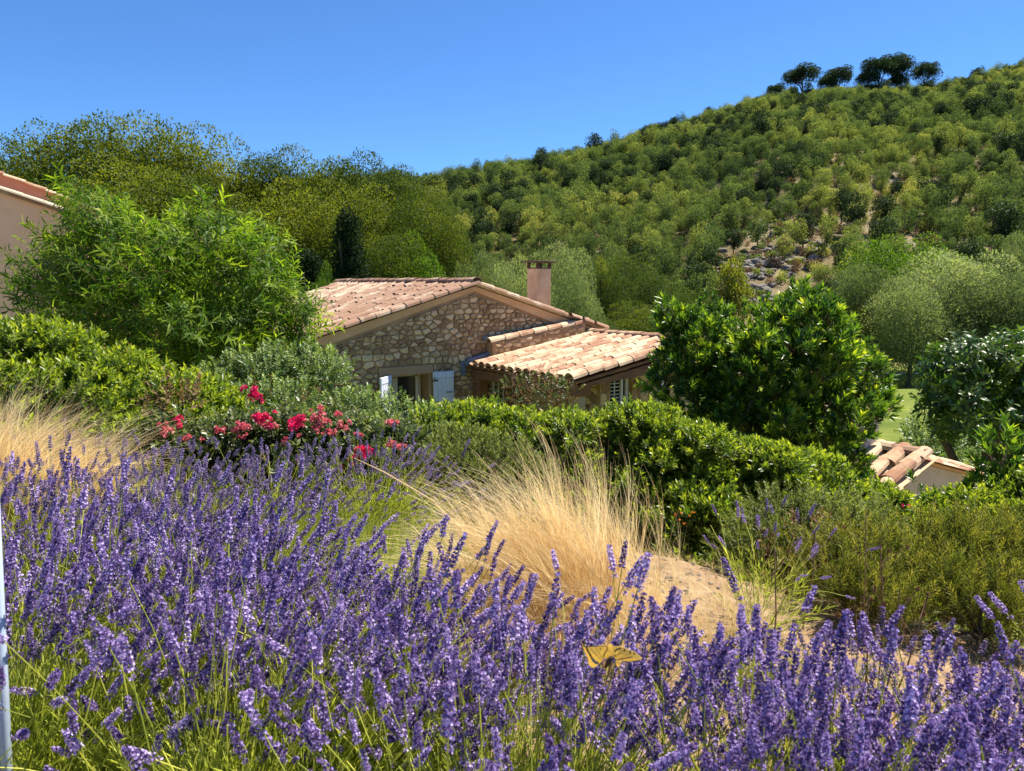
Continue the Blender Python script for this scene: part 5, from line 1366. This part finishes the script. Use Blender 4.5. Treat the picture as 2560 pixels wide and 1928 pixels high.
BARE = protocol('lavstem', [(lambda lm: lm.mesh('flower_stem', [M['lav_stem']]))((lambda l: (l.stem([(0, 0, 0), (.02 + .03 * i, 0, .2), (.10 + .05 * i, 0, .42)], .0013, 0, 3, .4 + .2 * i), l)[1])(LM())) for i in range(3)])

wind = np.array([.40, .06, 0])
def lavender(x, y, Rm, n, h, label, seed, faded=False, top_single=0, coll=None, tilt=62, bare=120, lean=None, leafn=260, front=0.0):
    rg_ = np.random.default_rng(seed)
    z = gz(x, y)
    e = empty('lavender_plant', (x, y, z), 0, label, 'lavender', 'lavender plants in the foreground rows')
    cosm = math.cos(R(tilt))
    ct_ = rg_.uniform(cosm, 1, n); st_ = np.sqrt(1 - ct_ ** 2); ph = rg_.uniform(0, 2 * math.pi, n)
    kp = ~((np.sin(ph) * st_ < -.22) & (rg_.random(n) < front)); ct_, st_, ph = ct_[kp], st_[kp], ph[kp]; n = len(ph)
    D = np.stack([np.cos(ph) * st_, np.sin(ph) * st_, ct_], 1)
    base = np.stack([rg_.normal(0, Rm * .24, n), rg_.normal(0, Rm * .24, n), rg_.uniform(.02, .16, n)], 1) + D * np.array([Rm * .42, Rm * .42, .16])
    Z = unit(D * np.array([1, 1, 1]) + (wind if lean is None else np.array(lean)) + rg_.normal(0, .08, D.shape))
    S = h * rg_.uniform(.85, 1.12, n) * (1 - .10 * st_)
    P = base + np.array([x, y, z])
    # spin so that the stems bend with the wind
    E = eul_from(Z, rg_.uniform(0, 6.28, n), rg_)
    cl = coll or (SPIKEF if faded else SPIKE); me_ = [o.data for o in cl.objects]
    idx = rg_.integers(0, len(me_), n)
    tips = P + Z * S[:, None] * .5
    pr_ = np.linalg.norm(tips - np.array([0, 0, EYE]), axis=1)
    order = np.argsort(pr_)
    one = order[:top_single]; rest_ = order[top_single:]
    for i in one:
        link('flower_spike', me_[idx[i]], e, tuple(base[i]), tuple(E[i]), float(S[i]))
    scatter('flower_spikes', cl, P[rest_], E[rest_], S[rest_], e, idx=idx[rest_])
    # leafy foot
    m_ = leafn; d = unit(rg_.normal(size=(m_, 3)) * np.array([1, 1, .8]) + np.array([0, 0, .5])); d[:, 2] = abs(d[:, 2])
    Pl = np.array([x, y, z]) + d * np.array([Rm * .62, Rm * .62, .30 * h / .9]) * rg_.uniform(.3, 1, m_)[:, None]
    scatter('leaves', SHOOT, Pl, eul_from(unit(d + np.array([.15, 0, .9])), rg=rg_), rg_.uniform(.7, 1.3, m_), e)
    if bare:
        D2 = unit(np.stack([np.cos(q := rg_.uniform(0, 6.28, bare)), np.sin(q), rg_.uniform(.5, 1.6, bare)], 1))
        scatter('flower_stems', BARE, np.array([x, y, z]) + D2 * .1, eul_from(unit(D2 + wind)), rg_.uniform(.8, 1.2, bare), e)
    return e
LP = [(-1.30, 1.95, .55, 620, 1.02, 'lavender plant at the lower left corner beside the blue grey post', 70), (-.62, 1.72, .52, 620, 1.0, 'lavender plant left of the bottom centre', 100), (.05, 1.50, .50, 640, .98, 'lavender plant under the butterfly', 100),
      (.58, 1.34, .46, 760, .95, 'lavender plant right of the butterfly', 100), (1.08, 1.22, .44, 800, .92, 'lavender plant in the lower right corner', 80),
      (-.95, 2.45, .55, 520, .95, 'second row lavender plant behind the bottom centre left one', 0), (-1.75, 2.75, .58, 560, .95, 'second row lavender plant at the left edge', 0), (-.36, 2.10, .36, 330, .88, 'second row lavender plant in front of the blond grass', 0),
      (-1.45, 3.2, .55, 480, .85, 'third row lavender plant left of the bare green tuft', 0), (-2.3, 3.5, .6, 480, .88, 'third row lavender plant at the left edge', 0), (-1.85, 4.0, .5, 380, .8, 'fourth row lavender plant below the left roses', 0), (-2.75, 4.2, .5, 300, .82, 'far lavender plant beside the left blond grass', 0),
      (1.50, 1.45, .40, 480, .90, 'lavender plant just outside the right edge, its spikes leaning in', 0), (.30, .80, .30, 200, .80, 'low lavender plant at the bottom edge right of centre', 40)]
for i, (x_, y_, R_, n_, h_, lab, ts) in enumerate(LP):
    lavender(x_, y_, R_, int(n_ * .92), h_ * .98, lab, 400 + i, faded=(8 <= i < 12), top_single=ts, tilt=56 if i < 5 else 60, front=[.95, .95, .85, .5, .3][i] if i < 5 else 0, bare=[700, 700, 520, 260, 200][i] if i < 5 else 150, leafn=700 if i < 3 else 380)
lavender(-.78, 4.2, .42, 260, .78, 'small faded lavender plant behind the bare green tuft', 440, faded=True)
lavender(-1.25, 3.9, .42, 260, .8, 'faded lavender plant at the foot of the rose bush', 441, faded=True)
lavender(.98, 1.78, .34, 170, .72, 'thin lavender plant with browned stems behind the right corner plant', 444, faded=True, leafn=200, bare=90)
lavender(1.15, 3.35, .22, 34, .62, 'sparse lavender sprigs under the right hedge', 442, leafn=40, bare=10)
lavender(.98, 1.55, .22, 46, .85, 'lavender stalks leaning far to the right over the dry ground', 443, lean=(1.1, .5, -.35), leafn=30, bare=20, tilt=40)

# flowerless lavender tufts
def tuft(px_, py_, Y_, Rm, n, h, label, seed, mat='lav_stem', name='grass_tuft', lean=(.15, 0, 0), wd=.0022, spread=.9):
    rg_ = np.random.default_rng(seed); b = gpt(px_, py_, Y_)
    e = empty(name, b, 0, label, 'grass')
    ph = rg_.uniform(0, 6.28, n); rr_ = Rm * np.sqrt(rg_.random(n)) * .45
    P = np.stack([np.cos(ph) * rr_, np.sin(ph) * rr_, np.zeros(n)], 1)
    D = unit(np.stack([np.cos(ph) * rr_ / Rm * 2 * spread, np.sin(ph) * rr_ / Rm * 2 * spread, np.ones(n)], 1) + rg_.normal(0, .16, (n, 3)) + np.array(lean))
    P[:, 2] = ground(P[:, 0] + b.x, P[:, 1] + b.y) - b.z
    V, F, T = leaf_arrays(P, D, rg_.normal(size=(n, 3)), h * rg_.uniform(.6, 1.1, n), wd, .1, None, .12, True, rg_)
    link('blades', np_mesh('blades', V, F, M[mat], tint=T), e, kind='stuff')
    return e
tuft(900, 1390, 3.2, .62, 5200, .52, 'rounded green tuft of lavender foliage without flowers', 51, name='lavender_tuft')
tuft(1040, 1330, 3.5, .4, 2400, .42, 'smaller green tuft beside the blond grass', 52, name='lavender_tuft')
tuft(960, 1440, 2.5, .3, 700, .25, 'low dry grass in front of the green tuft', 53, 'straw')
tuft(1950, 1640, 2.3, .25, 260, .2, 'sparse dry grass on the bare soil at right', 54, 'straw')
tuft(1840, 1590, 2.6, .25, 420, .34, 'greenish dry grass leaning over the bare soil', 55, 'grass_green', lean=(.7, .1, 0))
tuft(2080, 1700, 2.2, .4, 900, .16, 'matted low weeds and straw on the bare soil at right', 57, 'grass_green')
tuft(2330, 1720, 2.3, .4, 900, .2, 'matted dry weeds before the needle leaved bush', 58, 'straw')
tuft(300, 1230, 3.4, .5, 700, .5, 'long green grass blades among the far lavender', 56, 'grass_green')

# blond feather grass
def plume_mesh(seed, L_, bend, fluffy=1.0):
    r_ = np.random.default_rng(seed); lm = LM()
    # arching stem towards -x, long silky awns flowing off its upper part
    f = lambda q: np.array([-bend * L_ * min(q, 1.3) ** 2.1 - .22 * L_ * max(q - 1, 0) * (bend + .4), .03 * L_ * math.sin(q * 3 + seed), L_ * (q - .38 * bend * q ** 2.6 - .35 * max(q - 1, 0) ** 1.4)])
    lm.stem([f(q) for q in np.linspace(0, .7, 5)], .0007, 0, 3, t=.4)
    for k in range(int(17 * fluffy)):
        q0 = r_.uniform(.30, .80); ln = r_.uniform(.22, .50); off = r_.normal(0, 1, 3) * np.array([1, 1, .6]) * .055 * L_
        qs = np.linspace(0, 1, 5); pts = np.array([f(q0 + ln * q) + off * q ** 1.4 for q in qs])
        side = unit(np.cross(unit(pts[-1:] - pts[:1]), r_.normal(size=(1, 3))))[0]
        w = .0007 * np.array([1, 1.0, .8, .55, .15])
        V = np.concatenate([pts - side * w[:, None], pts + side * w[:, None]]); F = []
        for i in range(4): F += [[i, i + 1, 6 + i], [i, 6 + i, 5 + i]]
        lm.add(V, np.array(F), np.full(len(V), np.clip(r_.uniform(.2, 1), 0, 1)), 0)
    return lm.mesh('plume', [M['straw']])
PLM = protocol('plume', [plume_mesh(i, .78 + .04 * (i % 3), [.22, .40, .55, .75, .32, .1][i]) for i in range(6)])
def feather(px_, py_, Y_, n, h, az, label, seed, sprd=.22, Rm=.09, width=1.0, lean=0.0):
    rg_ = np.random.default_rng(seed); b = gpt(px_, py_, Y_)
    e = empty('feather_grass', b, 0, label, 'ornamental grass', 'clumps of blond feather grass')
    P = np.stack([rg_.normal(0, Rm, n), rg_.normal(0, Rm * .7, n), np.zeros(n)], 1)
    Z = unit(np.stack([rg_.normal(lean, sprd, n), rg_.normal(0, sprd * .8, n), np.ones(n)], 1))
    spin = az + rg_.normal(0, .4, n)
    # spin about Z: build euler directly so -x bend points to az
    E = np.stack([-np.arcsin(np.clip(Z[:, 1], -1, 1)), np.arcsin(np.clip(Z[:, 0], -1, 1)), spin], 1)
    scatter('plumes', PLM, P + np.array(b), E, h * rg_.uniform(.72, 1.12, n), e, rg=rg_)
    V, F, T = leaf_arrays(P[:n] * 1.1, unit(Z + rg_.normal(0, .22, Z.shape)), rg_.normal(size=(n, 3)), h * rg_.uniform(.3, .6, n), .0012, .1, np.clip(rg_.uniform(0, .6, n), 0, 1), .3, True, rg_)
    link('blades', np_mesh('blades', V, F, M['straw'], tint=T), e, kind='stuff')
    return e
feather(1400, 1590, 2.9, 215, 1.0, 0.0, 'tallest blond feather grass clump, plumes swept left', 61, .20, .11)
feather(1510, 1600, 2.9, 150, .90, 0.1, 'blond feather grass clump right of the tallest one', 62, .2, .12, lean=.05)
feather(1310, 1560, 2.8, 70, .78, 0.0, 'blond feather grass clump left of the tallest one, lying low', 63, .2, .1, lean=-.25)
feather(1660, 1600, 3.0, 90, .55, 0.2, 'short blond feather grass clump at the right of the group', 64, .3, .14, lean=.1)
feather(1810, 1590, 2.9, 60, .42, 3.0, 'low dry feather grass arching right over the soil', 65, .35, .12, lean=.5)
feather(-20, 1240, 4.1, 420, 1.08, 3.1, 'blond feather grass clump at the left edge, plumes swept right', 66, .28, .16)
feather(90, 1260, 4.0, 420, .85, 3.2, 'lower blond feather grass clump right of the left edge one', 67, .3, .15)

# long single plume crossing in front of the rose
e = empty('feather_stem', gpt(1230, 1500, 2.9), 0, 'long single blond grass stem reaching left to the rose', 'ornamental grass')
off = e.location
MB().tube([Vector(), at(1170, 1340, 2.9) - off, at(1080, 1250, 2.9) - off, at(960, 1180, 2.9) - off, at(885, 1145, 2.9) - off], [.0022, .002, .003, .003, .001], 4, t=.7).build('stem', M['straw'], e)

# ------------------------------------------------------------------ dry stubble and litter on the path
ng_ = 14000
gx_ = rg.uniform(-2.6, 2.6, ng_); gy_ = rg.uniform(1.3, 4.6, ng_)
Pq = np.stack([gx_, gy_, ground(gx_, gy_)], 1)
Dq = unit(np.stack([rg.normal(0, .6, ng_), rg.normal(0, .6, ng_), rg.uniform(.15, 1, ng_)], 1))
V, F, T = leaf_arrays(Pq, Dq, rg.normal(size=(ng_, 3)), rg.uniform(.02, .09, ng_), .002, .1)
o = link('dry_litter', np_mesh('dry_litter', V, F, M['straw'], tint=T), kind='stuff'); tag(o, 'dry straw and stubble scattered over the pale soil', 'straw')
nr_ = 2600
gx_ = rg.uniform(-2.6, 2.8, nr_); gy_ = rg.uniform(1.2, 4.6, nr_)
sm = [rock_mesh(60 + i) for i in range(3)]
PEB = protocol('pebble', sm)
o = scatter('gravel', PEB, np.stack([gx_, gy_, ground(gx_, gy_)], 1), np.stack([gx_ * 0, gx_ * 0, rg.uniform(0, 6, nr_)], 1), rg.uniform(.002, .011, nr_)); tag(o, 'small pale stones on the soil between the plants', 'gravel')

# ------------------------------------------------------------------ post at the left edge
pa_, pb2 = at(-17, 1200, 1.9), at(-2, 1520, 1.8)
e = empty('garden_post', (pb2.x + .01, pb2.y, gz(pb2.x, pb2.y)), 0, 'pale blue grey post at the left edge, only its side visible', 'post')
off = e.location
dv = (pb2 - pa_).normalized()
MB().tube([pa_ - off - dv * .25, pb2 - off, pb2 - off + dv * ((pb2.z - off.z) / abs(dv.z))], .0125, 12).build('shaft', M['steel_blue'], e, smooth=True)

# ------------------------------------------------------------------ butterfly
bc = at(1528, 1650, 1.12)
bf = empty('butterfly', bc, 0, 'yellow swallowtail butterfly with dark markings feeding on a lavender spike', 'butterfly')
def wing(pts, name, dz, mat, fold=0.0, y0=0.0):
    """pts in photograph pixels; built as a thin curved sheet with depth varying across it"""
    V = []
    for (x_, y_) in pts:
        dpx = (x_ - 1528)
        V.append(at(x_, y_, 1.12 + dz + abs(dpx) * fold) - bc)
    c = sum(V, Vector()) / len(V) + Vector((0, -.002, .001))
    n_ = len(V); V2 = [tuple(v) for v in V] + [tuple(c)] + [(v.x, v.y + .0006, v.z) for v in V] + [(c.x, c.y + .0006, c.z)]
    F = [[i, (i + 1) % n_, n_] for i in range(n_)] + [[n_ + 1 + (i + 1) % n_, n_ + 1 + i, 2 * n_ + 1] for i in range(n_)] + [[i, n_ + 1 + i, n_ + 1 + (i + 1) % n_, (i + 1) % n_] for i in range(n_)]
    return link(name, np_mesh(name, V2, F, M[mat], tint=[.5] * len(V2)), bf)
q = lambda L_: [(1400 + a_ / 8.508, 1560 + b_ / 8.508) for a_, b_ in L_]
lw = wing(q([(490, 490), (600, 478), (760, 478), (870, 450), (1000, 470), (1015, 560), (960, 640), (930, 740), (900, 800), (820, 850), (790, 900), (700, 940), (640, 900), (600, 850), (590, 720), (540, 640)]), 'left_wing', -.004, 'wing', .0001)
rw_ = wing(q([(1000, 470), (1080, 420), (1130, 480), (1300, 480), (1500, 560), (1600, 600), (1750, 730), (1720, 770), (1500, 810), (1400, 800), (1230, 770), (1120, 700), (1000, 740), (935, 745), (960, 640), (1015, 560)]), 'right_wing', .0, 'wing', .0001)
rw2 = wing(q([(1190, 790), (1260, 770), (1310, 800), (1290, 880), (1240, 930), (1200, 880)]), 'hindwing', .003, 'wing', .0001)
def mark(pts, parent_pts=None, mat='black', name='wing_marking', dz=-.0075, w=1.0):
    V = [at(x_, y_, 1.12 + dz + abs(x_ - 1528) * .0001) - bc for (x_, y_) in pts]
    mb_ = MB(); mb_.tube(V, [.0010 * w] * len(V), 5); return mb_.build(name, M[mat], bf)
mark(q([(560, 500), (590, 580), (640, 660), (700, 780), (760, 835), (820, 830)]), w=1.6)
mark(q([(690, 740), (740, 810), (790, 825)]), mat='blue', dz=-.0095, w=1.6)
mark(q([(1000, 480), (1000, 550), (940, 640), (920, 720)]), w=.9)
mark(q([(850, 520), (870, 540)]), w=1.3)
mark(q([(1150, 590), (1200, 550), (1300, 510)]), w=1.2)
mark(q([(1230, 765), (1380, 730), (1540, 700)]), w=1.0)
for a_ in (1380, 1500, 1590): mark(q([(a_, 530 + (a_ - 1380) * .35), (a_ - 15, 590 + (a_ - 1380) * .3)]), w=1.2)
mark(q([(1330, 800), (1500, 812), (1700, 775)]), w=.9)
mark(q([(500, 488), (760, 478), (1000, 468)]), w=.6)
mbb = MB(); V = [at(1400 + a_ / 8.508, 1560 + b_ / 8.508, 1.115) - bc for a_, b_ in ((1140, 700), (1080, 740), (1040, 800), (1000, 870), (960, 930))]
mbb.tube(V, [.0022, .0042, .0045, .0035, .001], 8).build('body', M['black'], bf, smooth=True)
for k_ in range(3):
    MB().tube([V[2] + Vector((0, 0, -.002)), V[2] + Vector((.004 * (k_ - 1), -.003, -.010)), V[2] + Vector((.007 * (k_ - 1), -.001, -.016))], .0004, 4).build('leg', M['black'], bf)
for (p0_, p1_) in [((1010, 560), (1180, 690)), ((640, 520), (880, 780)), ((760, 490), (900, 760)), ((1120, 480), (1190, 700)), ((1330, 560), (1200, 720)), ((1520, 620), (1230, 735))]:
    mark(q([p0_, ((p0_[0] + p1_[0]) / 2 + 6, (p0_[1] + p1_[1]) / 2), p1_]), w=.35, name='wing_vein')
MB().tube([V[0], V[0] + Vector((.006, -.004, .006)), V[0] + Vector((.009, -.006, .009))], .0004, 4).build('antenna', M['black'], bf)
print(cnt)
